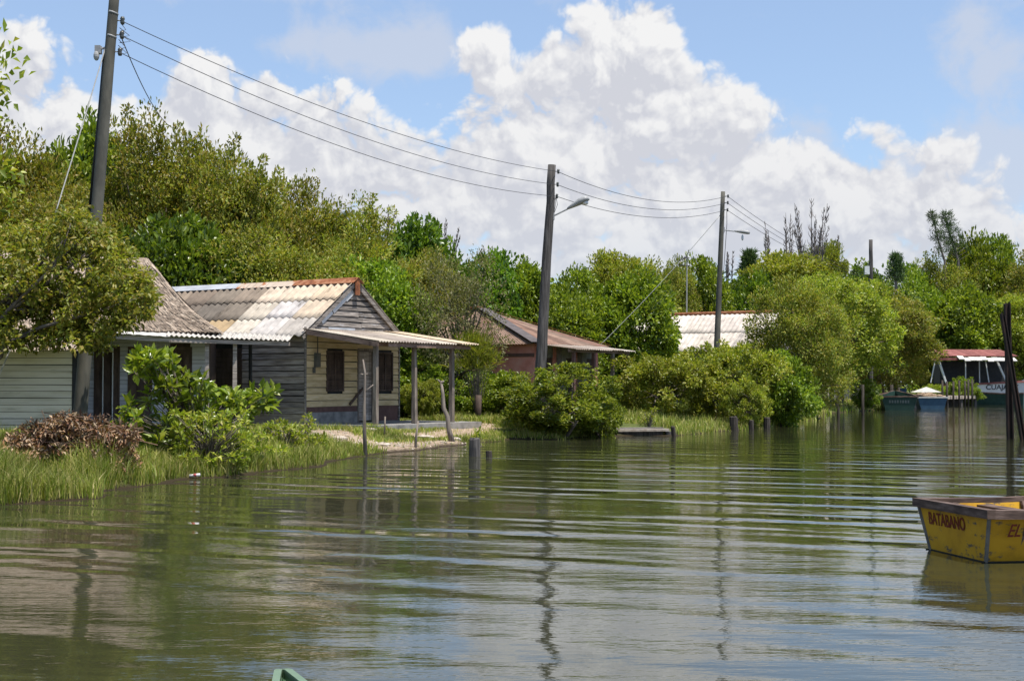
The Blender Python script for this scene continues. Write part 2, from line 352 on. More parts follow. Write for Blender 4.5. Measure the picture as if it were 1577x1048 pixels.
def inside(X, Y, poly):
    r = np.zeros(X.shape, bool); n = len(poly)
    for i in range(n):
        (ax, ay), (bx, by) = poly[i], poly[(i + 1) % n]
        if ay == by: continue
        c = ((ay > Y) != (by > Y)) & (X < (bx - ax) * (Y - ay) / (by - ay) + ax)
        r ^= c
    return r
def sstep(x, a, b): t = np.clip((x - a) / (b - a), 0, 1); return t * t * (3 - 2 * t)
def wob(X, Y): return .5 * np.sin(X * 1.3 + 1.7 * np.sin(Y * .7)) + .5 * np.sin(Y * 1.1 + 1.3 * np.sin(X * .9 + 2))
def height(X, Y):
    X = np.asarray(X, float); Y = np.asarray(Y, float)
    d = seg_dist(X, Y, SHORE) * np.where(inside(X, Y, LAND), 1, -1) + .18 * wob(X * 1.9, Y * 1.9)
    up = .10 * sstep(d, -.05, .25) + .32 * sstep(d, .2, 3.2) + .03 * wob(X, Y) * sstep(d, .5, 2)
    return np.where(d > 0, up, -.9 * sstep(-d, 0, 2.5)), d
def H(x, y): return float(height(np.array([x]), np.array([y]))[0][0])
PATHLINE = [g2(430, 680, .2), g2(500, 677, .2), g2(590, 680, .22), g2(650, 674, .25), g2(720, 672, .22), g2(790, 670, .2)]
PATH2 = [(p[0], p[1]) for p in (g2(640, 658, .42), g2(700, 655, .42), g2(740, 650, .42))]

xs = np.concatenate([np.array([-900, -500, -250, -150, -100, -70, -50, -40, -30]), np.arange(-24, 16, .3), np.arange(16, 60, 1.2), np.array([65, 75, 90, 110, 140, 200, 300, 500, 900])])
ys = np.concatenate([np.array([-10, 0, 6, 10, 13]), np.arange(15, 58, .3), np.arange(58, 150, 1.2), np.array([155, 165, 180, 200, 250, 350, 500, 800, 1500])])
GX, GY = np.meshgrid(xs, ys); GH, GD = height(GX, GY)
Vg = np.stack([GX.ravel(), GY.ravel(), GH.ravel()], 1)
nx, ny = len(xs), len(ys)
ii = (np.arange(ny - 1)[:, None] * nx + np.arange(nx - 1)[None]).ravel()
Fg = np.stack([ii, ii + 1, ii + nx + 1, ii + nx], 1)
gm, nt = newmat('ground_soil_and_turf')
c = coords(nt)
n1 = N(nt, 'ShaderNodeTexNoise', i={'Vector': c, 'Scale': 1.1, 'Detail': 8.0, 'Roughness': .65}).outputs[0]
n2 = N(nt, 'ShaderNodeTexNoise', i={'Vector': c, 'Scale': 14.0, 'Detail': 6.0, 'Roughness': .7}).outputs[0]
turf = ramp(nt, SMOOTH(nt, n2, .3, .7), [(.045, .065, .014), (.085, .105, .026), (.135, .135, .048)])
dirt = ramp(nt, SMOOTH(nt, n2, .3, .7), [(.20, .14, .09), (.36, .27, .19), (.46, .37, .28)])
att = N(nt, 'ShaderNodeAttribute', attribute_name='dirt').outputs['Fac']
mask = SMOOTH(nt, MATH(nt, 'MULTIPLY_ADD', n1, .9, att), .78, .98)
zz = N(nt, 'ShaderNodeSeparateXYZ', i={0: c}).outputs[2]
wet = SMOOTH(nt, MATH(nt, 'MULTIPLY_ADD', n2, .06, zz), .03, .13)
col = MIXC(nt, mask, turf, dirt)
col = MIXC(nt, wet, (.035, .024, .014), col)
bp = N(nt, 'ShaderNodeBump', i={'Height': n2, 'Strength': 1.0, 'Distance': .04})
b = N(nt, 'ShaderNodeBsdfPrincipled', i={'Base Color': col, 'Roughness': .95, 'Specular IOR Level': .15, 'Normal': bp.outputs[0]})
N(nt, 'ShaderNodeOutputMaterial', i={0: b.outputs[0]})
gme = np_mesh('ground', Vg, Fg, gm)
gme.polygons.foreach_set("use_smooth", [True] * len(gme.polygons))
dm = np.maximum(1 - seg_dist(GX, GY, PATHLINE) / 1.5, 0); dm = np.maximum(dm, .9 * np.maximum(1 - seg_dist(GX, GY, PATH2) / 1.1, 0))
SAND = [(g2(1300, 628)[0], g2(1300, 628)[1] + 2), (g2(1360, 625)[0], g2(1360, 625)[1] + 3)]
dm = np.maximum(dm, np.clip(1.3 - seg_dist(GX, GY, SAND) / 3.0, 0, 1))
at = gme.attributes.new('dirt', 'FLOAT', 'POINT'); at.data.foreach_set('value', dm.ravel().astype(np.float32))
go = link('ground', gme); go['kind'] = 'structure'

wm, nt = newmat('murky_water')
pos = N(nt, 'ShaderNodeNewGeometry').outputs['Position']
def wave(nx_, ny_, lam, amp, ph, noise_s, noise_a):
    nn = N(nt, 'ShaderNodeTexNoise', i={'Vector': pos, 'Scale': noise_s, 'Detail': 4.0, 'Roughness': .58}).outputs[0]
    q = MATH(nt, 'MULTIPLY_ADD', VEC(nt, 'DOT_PRODUCT', pos, (nx_, ny_, 0)), 2 * math.pi / lam, MATH(nt, 'MULTIPLY', nn, noise_a))
    return MATH(nt, 'MULTIPLY', MATH(nt, 'SINE', MATH(nt, 'ADD', q, ph)), amp)
def sumn(l):
    t = l[0]
    for x in l[1:]: t = MATH(nt, 'ADD', t, x)
    return t
yy = N(nt, 'ShaderNodeSeparateXYZ', i={0: pos}).outputs[1]
xx = N(nt, 'ShaderNodeSeparateXYZ', i={0: pos}).outputs[0]
big = sumn([wave(.44, .90, 1.22, .0082, 0, .3, 8.0), wave(.36, .93, 0.78, .0042, 1.7, .45, 7.0), wave(.55, .83, 2.0, .0045, .6, .15, 5.0), wave(.5, .86, .46, .0016, .3, .7, 7.0)])
mk = N(nt, 'ShaderNodeTexNoise', i={'Vector': VEC(nt, 'MULTIPLY', pos, (.14, .30, 0)), 'Scale': 1.0, 'Detail': 3.0}).outputs[0]
mk = SMOOTH(nt, mk, .34, .62, .12, 1.0)
nearm = MATH(nt, 'MULTIPLY', SMOOTH(nt, yy, 9.0, 16.0, .42, 1.0), SMOOTH(nt, yy, 30.0, 46.0, 1.0, .35))
big = MATH(nt, 'MULTIPLY', big, MATH(nt, 'MULTIPLY', mk, nearm))
rp = N(nt, 'ShaderNodeTexNoise', i={'Vector': VEC(nt, 'MULTIPLY', pos, (1.2, 3.6, 1)), 'Scale': 1.6, 'Detail': 4.0, 'Roughness': .6}).outputs[0]
pk = N(nt, 'ShaderNodeTexNoise', i={'Vector': VEC(nt, 'MULTIPLY', pos, (.12, .12, 0)), 'Scale': 1.0, 'Detail': 3.0}).outputs[0]
rp = MATH(nt, 'MULTIPLY', rp, SMOOTH(nt, pk, .40, .66, .0028, .0085))
lo_ = N(nt, 'ShaderNodeTexNoise', i={'Vector': VEC(nt, 'MULTIPLY', pos, (.35, .6, 1)), 'Scale': 1.0, 'Detail': 2.0}).outputs[0]
hgt = sumn([big, rp, MATH(nt, 'MULTIPLY', lo_, .008)])
bp = N(nt, 'ShaderNodeBump', i={'Height': hgt, 'Strength': 1.0, 'Distance': 1.0})
mud = N(nt, 'ShaderNodeTexNoise', i={'Vector': pos, 'Scale': .2, 'Detail': 3.0}).outputs[0]
b = N(nt, 'ShaderNodeBsdfPrincipled', i={'Base Color': MIXC(nt, mud, (.027, .030, .013), (.038, .039, .021)), 'Roughness': .02, 'IOR': 1.6, 'Specular IOR Level': .5, 'Normal': bp.outputs[0]})
N(nt, 'ShaderNodeOutputMaterial', i={0: b.outputs[0]})
wmb = MB(); wmb.add([(-1200, -300, 0), (1200, -300, 0), (1200, 1500, 0), (-1200, 1500, 0)], [(0, 1, 2, 3)])
wo = wmb.build('water', wm); wo['kind'] = 'structure'

# ------------------------------------------------------------------ foliage generators
def leaf_cloud(rng, C, rad, per, ll, lw, up=.25, outw=.8, fold=.25, center=None):
    """C (n,3) clump centres, rad (n,) clump radii, per leaves each"""
    n = len(C); m = n * per
    ci = np.repeat(np.arange(n), per)
    dirs = rng.normal(size=(m, 3)); dirs /= np.linalg.norm(dirs, axis=1)[:, None]
    rr = rng.random(m) ** .45
    P = C[ci] + dirs * (rad[ci] * rr)[:, None] * np.array([1, 1, .8])
    d = dirs * outw + rng.normal(size=(m, 3)) * .55 + np.array([0, 0, up])
    if center is not None:
        o = C[ci] - center; o /= np.linalg.norm(o, axis=1)[:, None] + 1e-6; d += .4 * o
    d /= np.linalg.norm(d, axis=1)[:, None]
    up_v = np.array([0, 0, 1.0]) + rng.normal(size=(m, 3)) * .55 + (.55 * o if center is not None else 0) + .3 * dirs
    s = np.cross(d, up_v); s /= np.linalg.norm(s, axis=1)[:, None] + 1e-6
    nrm = np.cross(s, d)
    L = ll * (.65 + .7 * rng.random(m))[:, None]; W = lw * (.65 + .7 * rng.random(m))[:, None]
    a = P; t = P + d * L - nrm * L * .12; l = P + d * L * .5 + s * W * .5 + nrm * W * fold; r = P + d * L * .5 - s * W * .5 + nrm * W * fold
    Vv = np.stack([a, r, t, l], 1).reshape(-1, 3); k = np.arange(m) * 4
    Ff = np.concatenate([np.stack([k, k + 1, k + 2], 1), np.stack([k, k + 2, k + 3], 1)])
    return Vv, Ff
def crown_centres(rng, n, rx, z0, z1, lump=.28, shell=.5, flat=0.0):
    zc, rz = (z0 + z1) / 2, (z1 - z0) / 2
    d = rng.normal(size=(n, 3)); d /= np.linalg.norm(d, axis=1)[:, None]
    B = rng.normal(size=(16, 3)); B /= np.linalg.norm(B, axis=1)[:, None]; A = rng.uniform(-.7, 1.0, 16)
    k = 1 + lump * sum(a * np.maximum(0, (d @ bb - .55) / .45) for a, bb in zip(A, B))
    r = k * (shell + (1 - shell) * rng.random(n) ** .6)
    P = d * r[:, None] * np.array([rx, rx, rz]); P[:, 2] += zc
    low = P[:, 2] < zc
    P[low, :2] *= (1 + flat * (zc - P[low, 2]) / rz)[:, None]
    return P
def limbs(rng, C, base, fork, r0, count, wig=.15, up=.4):
    mb = MB(); base, fork = Vector(base), Vector(fork)
    mid = (base + fork) / 2 + Vector((rng.normal() * wig, rng.normal() * wig, 0))
    mb.tube([base - Vector((0, 0, .3)), base, mid, fork], [r0 * 1.25, r0 * 1.1, r0 * .9, r0 * .75], 8)
    for j in rng.choice(len(C), min(count, len(C)), replace=False):
        e = Vector(C[j]); st = base.lerp(fork, .55 + .45 * rng.random())
        m1 = st.lerp(e, .4) + Vector((rng.normal() * wig, rng.normal() * wig, up * rng.random()))
        m2 = st.lerp(e, .75) + Vector((rng.normal() * wig, rng.normal() * wig, up * .4 * rng.random()))
        mb.tube([st, m1, m2, e], [r0 * .5, r0 * .34, r0 * .2, r0 * .06], 5)
    return mb
ARCH = {}
def archetype(key, seed, mat, rx, z0, z1, nc, per, crad, ll, lw, trunk_r=.14, nl=26, sprigs=.10, flat=0, stems=1, **kw):
    rng = np.random.default_rng(seed)
    nc = int(nc * 1.2); per = int(per * 1.25); ll *= 1.08; lw *= 1.12
    C = crown_centres(rng, nc, rx, z0, z1, flat=flat, **kw)
    rad = crad * (.6 + .8 * rng.random(nc))
    # sprigs reaching out of the outline
    ns = int(nc * sprigs); j = rng.choice(nc, ns, replace=False); ctr = np.array([0, 0, (z0 + z1) / 2])
    o = C[j] - ctr; o /= np.linalg.norm(o, axis=1)[:, None]
    C2 = C[j] + o * crad * (0.6 + .7 * rng.random(ns))[:, None] + np.array([0, 0, .15 * crad]); C2[:, 2] = np.maximum(C2[:, 2], z0 * .8 + .1)
    V1, F1 = leaf_cloud(rng, C, rad, per, ll, lw, center=ctr)
    V2, F2 = leaf_cloud(rng, C2, rad[j] * .5, max(6, per // 3), ll, lw, center=ctr)
    Vv = np.concatenate([V1, V2]); Ff = np.concatenate([F1, F2 + len(V1)])
    crown = np_mesh('crown', Vv, Ff, MAT[mat])
    mb = MB()
    for s in range(stems):
        bx, by = (rng.normal() * .25 * (stems > 1), rng.normal() * .25 * (stems > 1))
        fk = (bx * 2.2 + rng.normal() * .1, by * 2.2 + rng.normal() * .1, max(z0 + (z1 - z0) * .25, .5))
        l = limbs(rng, C, (bx, by, 0), fk, trunk_r, nl // stems)
        mb.add(l.v, l.f)
    tr = mb.build('trunk', MAT['bark'], smooth=True); tme = tr.data; bpy.data.objects.remove(tr)
    ARCH[key] = (crown, tme, float(np.percentile(np.abs(Vv[:, 0]), 98.5)), float(np.percentile(Vv[:, 2], 99.6)))
archetype('olive_a', 1, 'olive', 3.0, .8, 7.0, 270, 120, .62, .15, .075)
archetype('olive_b', 2, 'olive', 3.0, .6, 7.0, 250, 120, .66, .15, .075, lump=.4)
archetype('olive_c', 3, 'olive', 2.8, .9, 7.0, 230, 120, .60, .16, .08, lump=.5, shell=.4)
archetype('green_a', 4, 'green', 2.8, .7, 7.0, 240, 75, .62, .23, .13)
archetype('green_b', 5, 'green', 2.8, .8, 7.0, 220, 75, .66, .24, .135, lump=.45)
archetype('dgreen_a', 6, 'dgreen', 2.8, .8, 7.0, 210, 70, .66, .27, .16, lump=.45)
archetype('ygreen_a', 8, 'ygreen', 2.8, .5, 7.0, 260, 110, .56, .15, .08, lump=.3)
archetype('sparse', 9, 'grey_olive', 2.4, 1.0, 7.0, 120, 60, .6, .14, .06, shell=.25, lump=.5)
MAT['mgreen'] = leafmat('leaf_midgreen', [(.040, .068, .008), (.080, .115, .011), (.125, .155, .016), (.165, .175, .026)], rough=.33)
archetype('tall_y', 13, 'ygreen', 2.9, 2.0, 7.0, 240, 110, .56, .15, .08, lump=.35, stems=4, trunk_r=.12, flat=.05)
archetype('tall_o', 14, 'olive', 2.9, 2.4, 7.0, 230, 110, .58, .16, .08, lump=.45, stems=2, trunk_r=.16, flat=.05)
archetype('bush_d', 10, 'mgreen', 1.5, .15, 2.2, 140, 80, .27, .12, .065, trunk_r=.05, nl=26, stems=4, lump=.5, flat=-.12, sprigs=.45)
archetype('bush_y', 11, 'ygreen', 1.6, .6, 2.3, 135, 85, .26, .11, .058, trunk_r=.045, nl=30, stems=4, lump=.5, flat=-.1, sprigs=.5)
archetype('bush_g', 12, 'green', 1.5, .15, 2.2, 130, 75, .29, .13, .07, trunk_r=.05, nl=24, stems=3, lump=.5, sprigs=.45)

TREES = 'trees of the woods along the bank'
def tree(name, px, ty, Y, wpx, arch, label, cat='tree', group=TREES, rz=None):
    crown, tme, rx, h = ARCH[arch]
    p = pt(px, ty, Y); g = H(p.x, Y); g = max(g, .02)
    sz = (p.z - g) / h; sx = wpx * 1.12 / F * Y / 2 / rx
    rnd = random.Random(int(px * 7 + ty))
    t = thing(name, label, cat, (p.x, Y, g), rnd.uniform(0, 6.28) if rz is None else rz, group, (sx, sx, sz))
    link('trunk', tme, t); link('crown', crown, t)
    return t
tree('mangrove_tree', -206, -90, 46, 385, 'ygreen_a', 'tall tree at the left edge whose leafy twigs poke in above the thatched house')
tree('mangrove_tree', 15, 210, 55, 250, 'olive_b', 'tall olive green tree left of the guy rope of the nearest pole')
tree('mangrove_tree', 150, 200, 61, 190, 'green_a', 'fresh green tree standing directly behind the nearest utility pole')
tree('mangrove_tree', 262, 190, 56, 230, 'olive_a', 'highest olive tree of the left woods, right beside the nearest utility pole')
tree('mangrove_tree', 350, 258, 55, 210, 'olive_c', 'olive tree on the falling treeline above the rust free left end of the tin ridge')
tree('mangrove_tree', 445, 282, 56, 200, 'olive_b', 'broad olive tree above the middle of the corrugated house roof')
tree('mangrove_tree', 535, 322, 57, 190, 'olive_a', 'olive brown tree above the rusty ridge end of the corrugated house')
tree('broadleaf_tree', 632, 345, 66, 130, 'dgreen_a', 'dark glossy tree with big leaves just left of the bare twiggy stems')
tree('mangrove_tree', 625, 392, 57, 180, 'olive_c', 'low olive tree in front of the dark glossy tree above the grey gable')
tree('mangrove_tree', 70, 290, 47, 270, 'olive_a', 'bushy olive tree directly behind the thatched roof')
tree('broadleaf_tree', 290, 335, 50, 170, 'dgreen_a', 'dark green tree filling the gap between thatched and corrugated roofs')
tree('mangrove_tree', 400, 365, 51, 230, 'olive_b', 'olive tree pressing against the back of the corrugated roof')
tree('mangrove_tree', 500, 380, 52, 170, 'olive_a', 'small olive tree just behind the top of the grey gable')
tree('broadleaf_tree', 605, 408, 50, 165, 'green_b', 'bright green broad leaved tree right of the grey gable behind the porch')
tree('sparse_tree', 706, 390, 48.5, 120, 'sparse', 'thin grey olive tree with see-through crown in front of the rusty hip roof')
tree('broadleaf_tree', 735, 392, 68, 120, 'dgreen_a', 'dark green tree behind the peak of the rusty hip roof')
tree('broadleaf_tree', 815, 410, 70, 130, 'green_a', 'green tree directly behind the wooden pole with the tilted lamp')
tree('broadleaf_tree', 885, 420, 68, 120, 'green_b', 'green tree just right of the wooden pole with the tilted lamp')
tree('mangrove_tree', 955, 393, 74, 140, 'ygreen_a', 'rounded yellow green tree rising highest above the red house porch')
tree('broadleaf_tree', 972, 425, 66, 145, 'green_a', 'large bright green tree between the red house and the white roof')
tree('broadleaf_tree', 900, 455, 65, 130, 'green_b', 'bright tree whose crown hangs behind the porch roof of the red house')
tree('mangrove_tree', 1032, 404, 86, 100, 'olive_c', 'olive tree behind the thin mast with the dark lamp')
tree('broadleaf_tree', 1090, 402, 88, 110, 'green_b', 'green tree behind the slim pole with the level lamp')
tree('broadleaf_tree', 1145, 424, 90, 110, 'dgreen_a', 'dark tree above the right end of the white roof')
tree('mangrove_tree', 1210, 392, 92, 170, 'ygreen_a', 'yellow green tree under the tall bare grey stems')
tree('broadleaf_tree', 1270, 378, 100, 78, 'ygreen_a', 'small round crown poking up just right of the bare grey stems')
tree('mangrove_tree', 1224, 432, 63.5, 140, 'olive_b', 'olive tree leaning over the right end of the white roof')
tree('broadleaf_tree', 1286, 425, 82.2, 160, 'tall_y', 'big tree standing in the water with dark forked trunks', group='trees on the waterline')
tree('mangrove_tree', 1370, 458, 96, 135, 'tall_o', 'olive tree spreading above the moored green and blue boats', group='trees on the waterline')
tree('mangrove_tree', 1345, 412, 112, 90, 'dgreen_a', 'dark tree behind the short pole with the dome lamp')
tree('mangrove_tree', 1410, 412, 141, 110, 'green_b', 'green tree on the rising treeline left of the feathery spires')
tree('mangrove_tree', 1455, 398, 144, 110, 'olive_a', 'tree at the foot of the two feathery spires')
tree('broadleaf_tree', 1503, 370, 146, 95, 'green_a', 'first of the two tallest crowns on the right hand treeline')
tree('broadleaf_tree', 1550, 368, 148, 90, 'green_b', 'last tall crown at the right edge of the treeline')
tree('mangrove_tree', 1620, 392, 142, 150, 'olive_b', 'tree cut by the right edge of the view behind the two steel posts')
tree('mangrove_tree', 1480, 445, 138, 130, 'green_a', 'lower tree above the red roof of the tour boat')
tree('mangrove_tree', 1392, 460, 138, 90, 'olive_b', 'olive tree left of the red roofed boat, above the jetty')
tree('broadleaf_tree', 1562, 455, 139, 120, 'ygreen_a', 'bright tree behind the top of the two steel posts')

BUSH = 'bushes along the waterline'
tree('mangrove_bush', 857, 561, 41.6, 150, 'bush_d', 'dense dark bush at the foot of the pole with the tilted lamp', 'bush', BUSH)
tree('mangrove_bush', 925, 600, 42.6, 70, 'bush_g', 'small bright bush beside the dense dark bush, left of the plank jetty', 'bush', BUSH)
tree('mangrove_bush', 1030, 547, 50.5, 155, 'bush_y', 'yellow green bush on bare forked stems right of the red house porch', 'bush', BUSH)
tree('mangrove_bush', 1118, 530, 52.5, 175, 'bush_y', 'widest yellow green bush, below the pole with the level lamp', 'bush', BUSH)
tree('mangrove_bush', 1208, 545, 53.5, 112, 'bush_g', 'green bush hanging over the water at the end of the bush row', 'bush', BUSH)
tree('mangrove_bush', 1150, 590, 50.5, 80, 'bush_y', 'low yellow green bush over the black stumps', 'bush', BUSH)
tree('mangrove_bush', 1334, 584, 83.5, 36, 'bush_d', 'bush hanging to the water just left of the moored green boat', 'bush', BUSH)
tree('leafy_bush', 650, 545, 49, 140, 'bush_g', 'green bush behind the middle post of the porch', 'bush', 'bushes behind the porch')
tree('leafy_bush', 716, 548, 48.5, 110, 'bush_d', 'tall dark bush right of the last porch post', 'bush', 'bushes behind the porch')
tree('leafy_bush', 785, 574, 47, 110, 'bush_g', 'green bush below the red plaster wall', 'bush', 'bushes behind the porch')
tree('leafy_bush', 648, 585, 46.4, 62, 'bush_y', 'small yellow green bush seen between two porch posts', 'bush', 'bushes behind the porch')
tree('leafy_bush', 1482, 582, 104, 56, 'bush_g', 'bright bush on the bank behind the jetty stakes', 'bush', 'bushes by the jetty')
tree('leafy_bush', 1437, 592, 106, 44, 'bush_y', 'low bush just left of the jetty stakes', 'bush', 'bushes by the jetty')

# far wood, one mass behind the crowns
rng = np.random.default_rng(20)
cs = []
for (pa, pb, ta, tb, Y) in ((-300, 330, 250, 260, 70), (330, 700, 300, 420, 72), (700, 1200, 435, 430, 96), (1200, 1420, 430, 430, 122), (1420, 1800, 430, 430, 155)):
    for k in range(int((pb - pa) / 1.7)):
        u = rng.random(); px = pa + (pb - pa) * u; top = ta + (tb - ta) * u + rng.normal() * 8
        yy_ = Y + rng.uniform(-3, 4); p = pt(px, top, yy_); z = .3 + (p.z - .3) * rng.random() ** .7
        cs.append((p.x, yy_, z))
Cw = np.array(cs); Vv, Ff = leaf_cloud(rng, Cw, .9 * np.ones(len(Cw)), 55, .34, .2)
wd = link('far_woods', np_mesh('far_woods', Vv, Ff, MAT['green'])); wd['kind'] = 'stuff'
wd['label'] = 'solid green woods closing the gaps behind the nearer trees'; wd['category'] = 'woods'

# near tree hanging over the thatched house
rng = np.random.default_rng(31)
NT = thing('overhanging_tree', 'yellow green tree at the left edge hanging in front of the thatched roof', 'tree', (pt(-70, 600, 23.2).x, 23.2, .4))
C = []
for k in range(900):
    px = rng.uniform(-220, 232); top = np.interp(px, [-220, 0, 60, 120, 170, 215, 235], [300, 355, 345, 322, 352, 405, 452]); bot = np.interp(px, [-220, 0, 110, 150, 170, 235], [520, 532, 528, 545, 520, 478])
    if px > 190 and rng.random() < .35: continue
    if wob(np.array(px * .11), np.array(rng.random())) < -.35 and rng.random() < .55: continue
    py = top + (bot - top) * rng.random() ** .85; p = pt(px, py, 23.6 + rng.normal() * .55)
    C.append((p.x, p.y, p.z))
C = np.array(C) - np.array(NT.location)
Vv, Ff = leaf_cloud(rng, C, .08 + .17 * rng.random(len(C)), 44, .095, .052, up=-.1, outw=.6)
link('crown', np_mesh('crown', Vv, Ff, MAT['olive']), NT)
mb = limbs(rng, C, (0, 0, 0), (.25, .1, 2.2), .10, 34, wig=.12, up=.25)
mb.build('trunk', MAT['bark'], NT, smooth=True)

# leafy sapling with big rosettes and its low companions
def sapling(name, label, tips, leaf, mat, base, group=None, seed=1, per=9):
    rng = np.random.default_rng(seed); base = Vector(base)
    t = thing(name, label, 'shrub', base, 0, group); mb = MB(); C = []
    for (px, py, Y) in tips:
        e = pt(px, py, Y) - base
        m = Vector((e.x * .35, e.y * .35, e.z * .55)) + Vector((rng.normal() * .04, rng.normal() * .04, 0))
        mb.tube([(0, 0, -.1), m * .45, m, e], [.018, .014, .010, .005], 5); C.append(e)
    Cn = np.array([tuple(c) for c in C])
    Vv, Ff = leaf_cloud(rng, Cn, np.full(len(Cn), leaf * .35), per, leaf, leaf * .46, up=.35, outw=1.2, fold=.18)
    link('leaves', np_mesh('leaves', Vv, Ff, MAT[mat]), t); mb.build('stems', MAT['bark'], t, smooth=True)
    return t
rng = np.random.default_rng(5)
tips = []
for k in range(112):
    a = rng.random()
    px = 205 + 120 * rng.random() + (a > .75) * 50 * rng.random(); lo = np.interp(px, [200, 240, 300, 345, 420], [545, 535, 580, 600, 612]); py = lo + (690 - lo) * rng.random() ** 1.1
    if px < 228 and 575 < py < 620: continue
    tips.append((px, py, 26.2 + rng.normal() * .35))
for k in range(34): tips.append((350 + 70 * rng.random(), 618 + 16 * rng.normal() * .6, 26 + rng.normal() * .2))
for k in range(16): tips.append((212 + 40 * rng.random(), 548 + 18 * rng.random(), 26 + rng.normal() * .2))
for k in range(10): tips.append((188 + 30 * rng.random(), 640 + 12 * rng.normal(), 25.6 + rng.normal() * .2))
b0 = pt(300, 690, 26.3); b0.z = H(b0.x, b0.y)
sapling('mangrove_sapling', 'lush sapling with large shiny leaves in front of the white plank wall', tips, .21, 'broad', b0, seed=3, per=10)
tips = [(268 + 112 * rng.random(), 634 + 88 * rng.random(), 25.0 + rng.normal() * .4) for k in range(160)]
b1 = pt(320, 700, 25.0); b1.z = H(b1.x, b1.y)
sapling('leafy_shrub', 'low small leaved shrub at the foot of the big leaved sapling', tips, .105, 'ygreen', b1, seed=4, per=14)
for (px, top, Y, w, nn, lab, s) in ((440, 655, 29.5, 60, 50, 'yellowish weed clump on the bank left of the dirt path', 11), (480, 672, 30.5, 55, 45, 'spreading yellow green weed at the tip of the grassy bank', 12),
                                    (385, 665, 28.5, 50, 40, 'green weed clump just right of the sapling', 13), (470, 640, 33, 22, 12, 'single upright seedling before the dark plank wall', 14), (430, 645, 33, 22, 12, 'little seedling by the thin dark pipe of the eave', 15),
                                    (735, 660, 33.5, 14, 8, 'sprig growing beside the cut stump', 16), (415, 690, 27.5, 60, 45, 'sprawling weed hanging over the water edge', 17), (1000, 628, 45.5, 22, 16, 'lone seedling behind the plank jetty', 18)):
    r2 = np.random.default_rng(s); b = pt(px, 700, Y); b.z = max(.05, H(b.x, b.y)); yb = HOR - (b.z - EYE) * F / Y
    tp = [(px + w * (r2.random() - .5), top + (yb - top) * .8 * r2.random() ** 1.2, Y + r2.normal() * .2) for k in range(nn)]
    sapling('bank_weed', lab, tp, .11, 'ygreen', b, 'weeds on the bank', s, 8)

# dead brush
rng = np.random.default_rng(41)
bb = pt(105, 700, 22.6); bb.z = H(bb.x, bb.y)
BP = thing('brush_pile', 'heap of dead brown branches and leaves at the foot of the nearest pole', 'brush pile', bb)
C = []
for k in range(300):
    px = rng.uniform(5, 208); top = np.interp(px, [0, 40, 100, 150, 208], [690, 655, 640, 648, 655]); p = pt(px, top + (722 - top) * rng.random(), 22.6 + rng.normal() * .3); p.z = max(p.z, bb.z)
    C.append(tuple(p - bb))
C = np.array(C); Vv, Ff = leaf_cloud(rng, C, (.05 + .09 * rng.random(len(C))), 26, .095, .040, up=-.2)
link('dead_leaves', np_mesh('dead_leaves', Vv, Ff, MAT['dead']), BP)
mb = MB()
for k in range(110):
    c0 = Vector(C[rng.integers(len(C))]); d = Vector((rng.normal(), rng.normal() * .4, rng.normal() * .35)).normalized() * rng.uniform(.15, .5)
    mb.tube([c0 - d, c0 + Vector((0, 0, .05)), c0 + d], [.009, .007, .003], 4)
mb.build('dead_twigs', surf('dead_twigs', [(.10, .055, .035), (.24, .16, .11)], rough=.9, island=.4), BP)

# grass
rng = np.random.default_rng(50)
def blades(P, h, w, lean):
    n = len(P); a = rng.uniform(0, 2 * np.pi, n); s = np.stack([np.cos(a), np.sin(a), 0 * a], 1) * w[:, None] * .5
    b = rng.uniform(0, 2 * np.pi, n); l = np.stack([np.cos(b), np.sin(b), 0 * b], 1) * (lean * h)[:, None]; up = np.array([0, 0, 1.0])
    m = P + up * (h * .55)[:, None] + l * .3; t = P + up * h[:, None] * (1 - .25 * lean)[:, None] + l
    Vv = np.stack([P - s, P + s, m + s * .8, m - s * .8, t], 1).reshape(-1, 3); k = np.arange(n) * 5
    return Vv, np.concatenate([np.stack([k, k + 1, k + 2], 1), np.stack([k, k + 2, k + 3], 1), np.stack([k + 3, k + 2, k + 4], 1)])
HOUSE_ZONE = [(-5.6, 37.2), (-1.2, 42.8), (-2.9, 44.5), (-13, 46), (-13.2, 36.3), (-8, 37.6)]
gv, gf, off = [], [], 0
def sow(x0, x1, y0, y1, n, dmin, dmax, hlo, hhi, w, dens=None):
    global off
    X = rng.uniform(x0, x1, n); Y = rng.uniform(y0, y1, n); hh, d = height(X, Y)
    clump = wob(X * 2.3, Y * 2.1) + .6 * wob(X * 5.1, Y * 6.3)
    keep = (d > dmin) & (d < dmax) & (np.abs(X / Y) < .42) & ~inside(X, Y, HOUSE_ZONE)
    pd = np.minimum(seg_dist(X, Y, PATHLINE), seg_dist(X, Y, PATH2) + .2)
    keep &= (pd > .55 + .3 * rng.random(n)) | (rng.random(n) < .06)
    ppx = CX + F * X / Y; keep &= ~((ppx > 922) & (ppx < 1042) & (Y < 45.8))
    if dens is not None: keep &= rng.random(n) < dens(X, Y, clump)
    X, Y, hh, clump = X[keep], Y[keep], hh[keep], clump[keep]; m = len(X)
    h = rng.uniform(hlo, hhi, m) * np.clip(1 + .42 * clump, .25, 2)
    Vv, Ff = blades(np.stack([X, Y, hh - .02], 1), h, w * (.6 + .8 * rng.random(m)), rng.uniform(.05, .75, m) ** 1.2)
    gv.append(Vv); gf.append(Ff + off); off += len(Vv)
sow(-12, -4.2, 16.5, 24.5, 90000, -.05, 2.6, .24, .50, .013, lambda X, Y, c: np.where(X / Y < (178 - CX) / F, .9, .3) * np.clip(.7 + .5 * c, .15, 1))
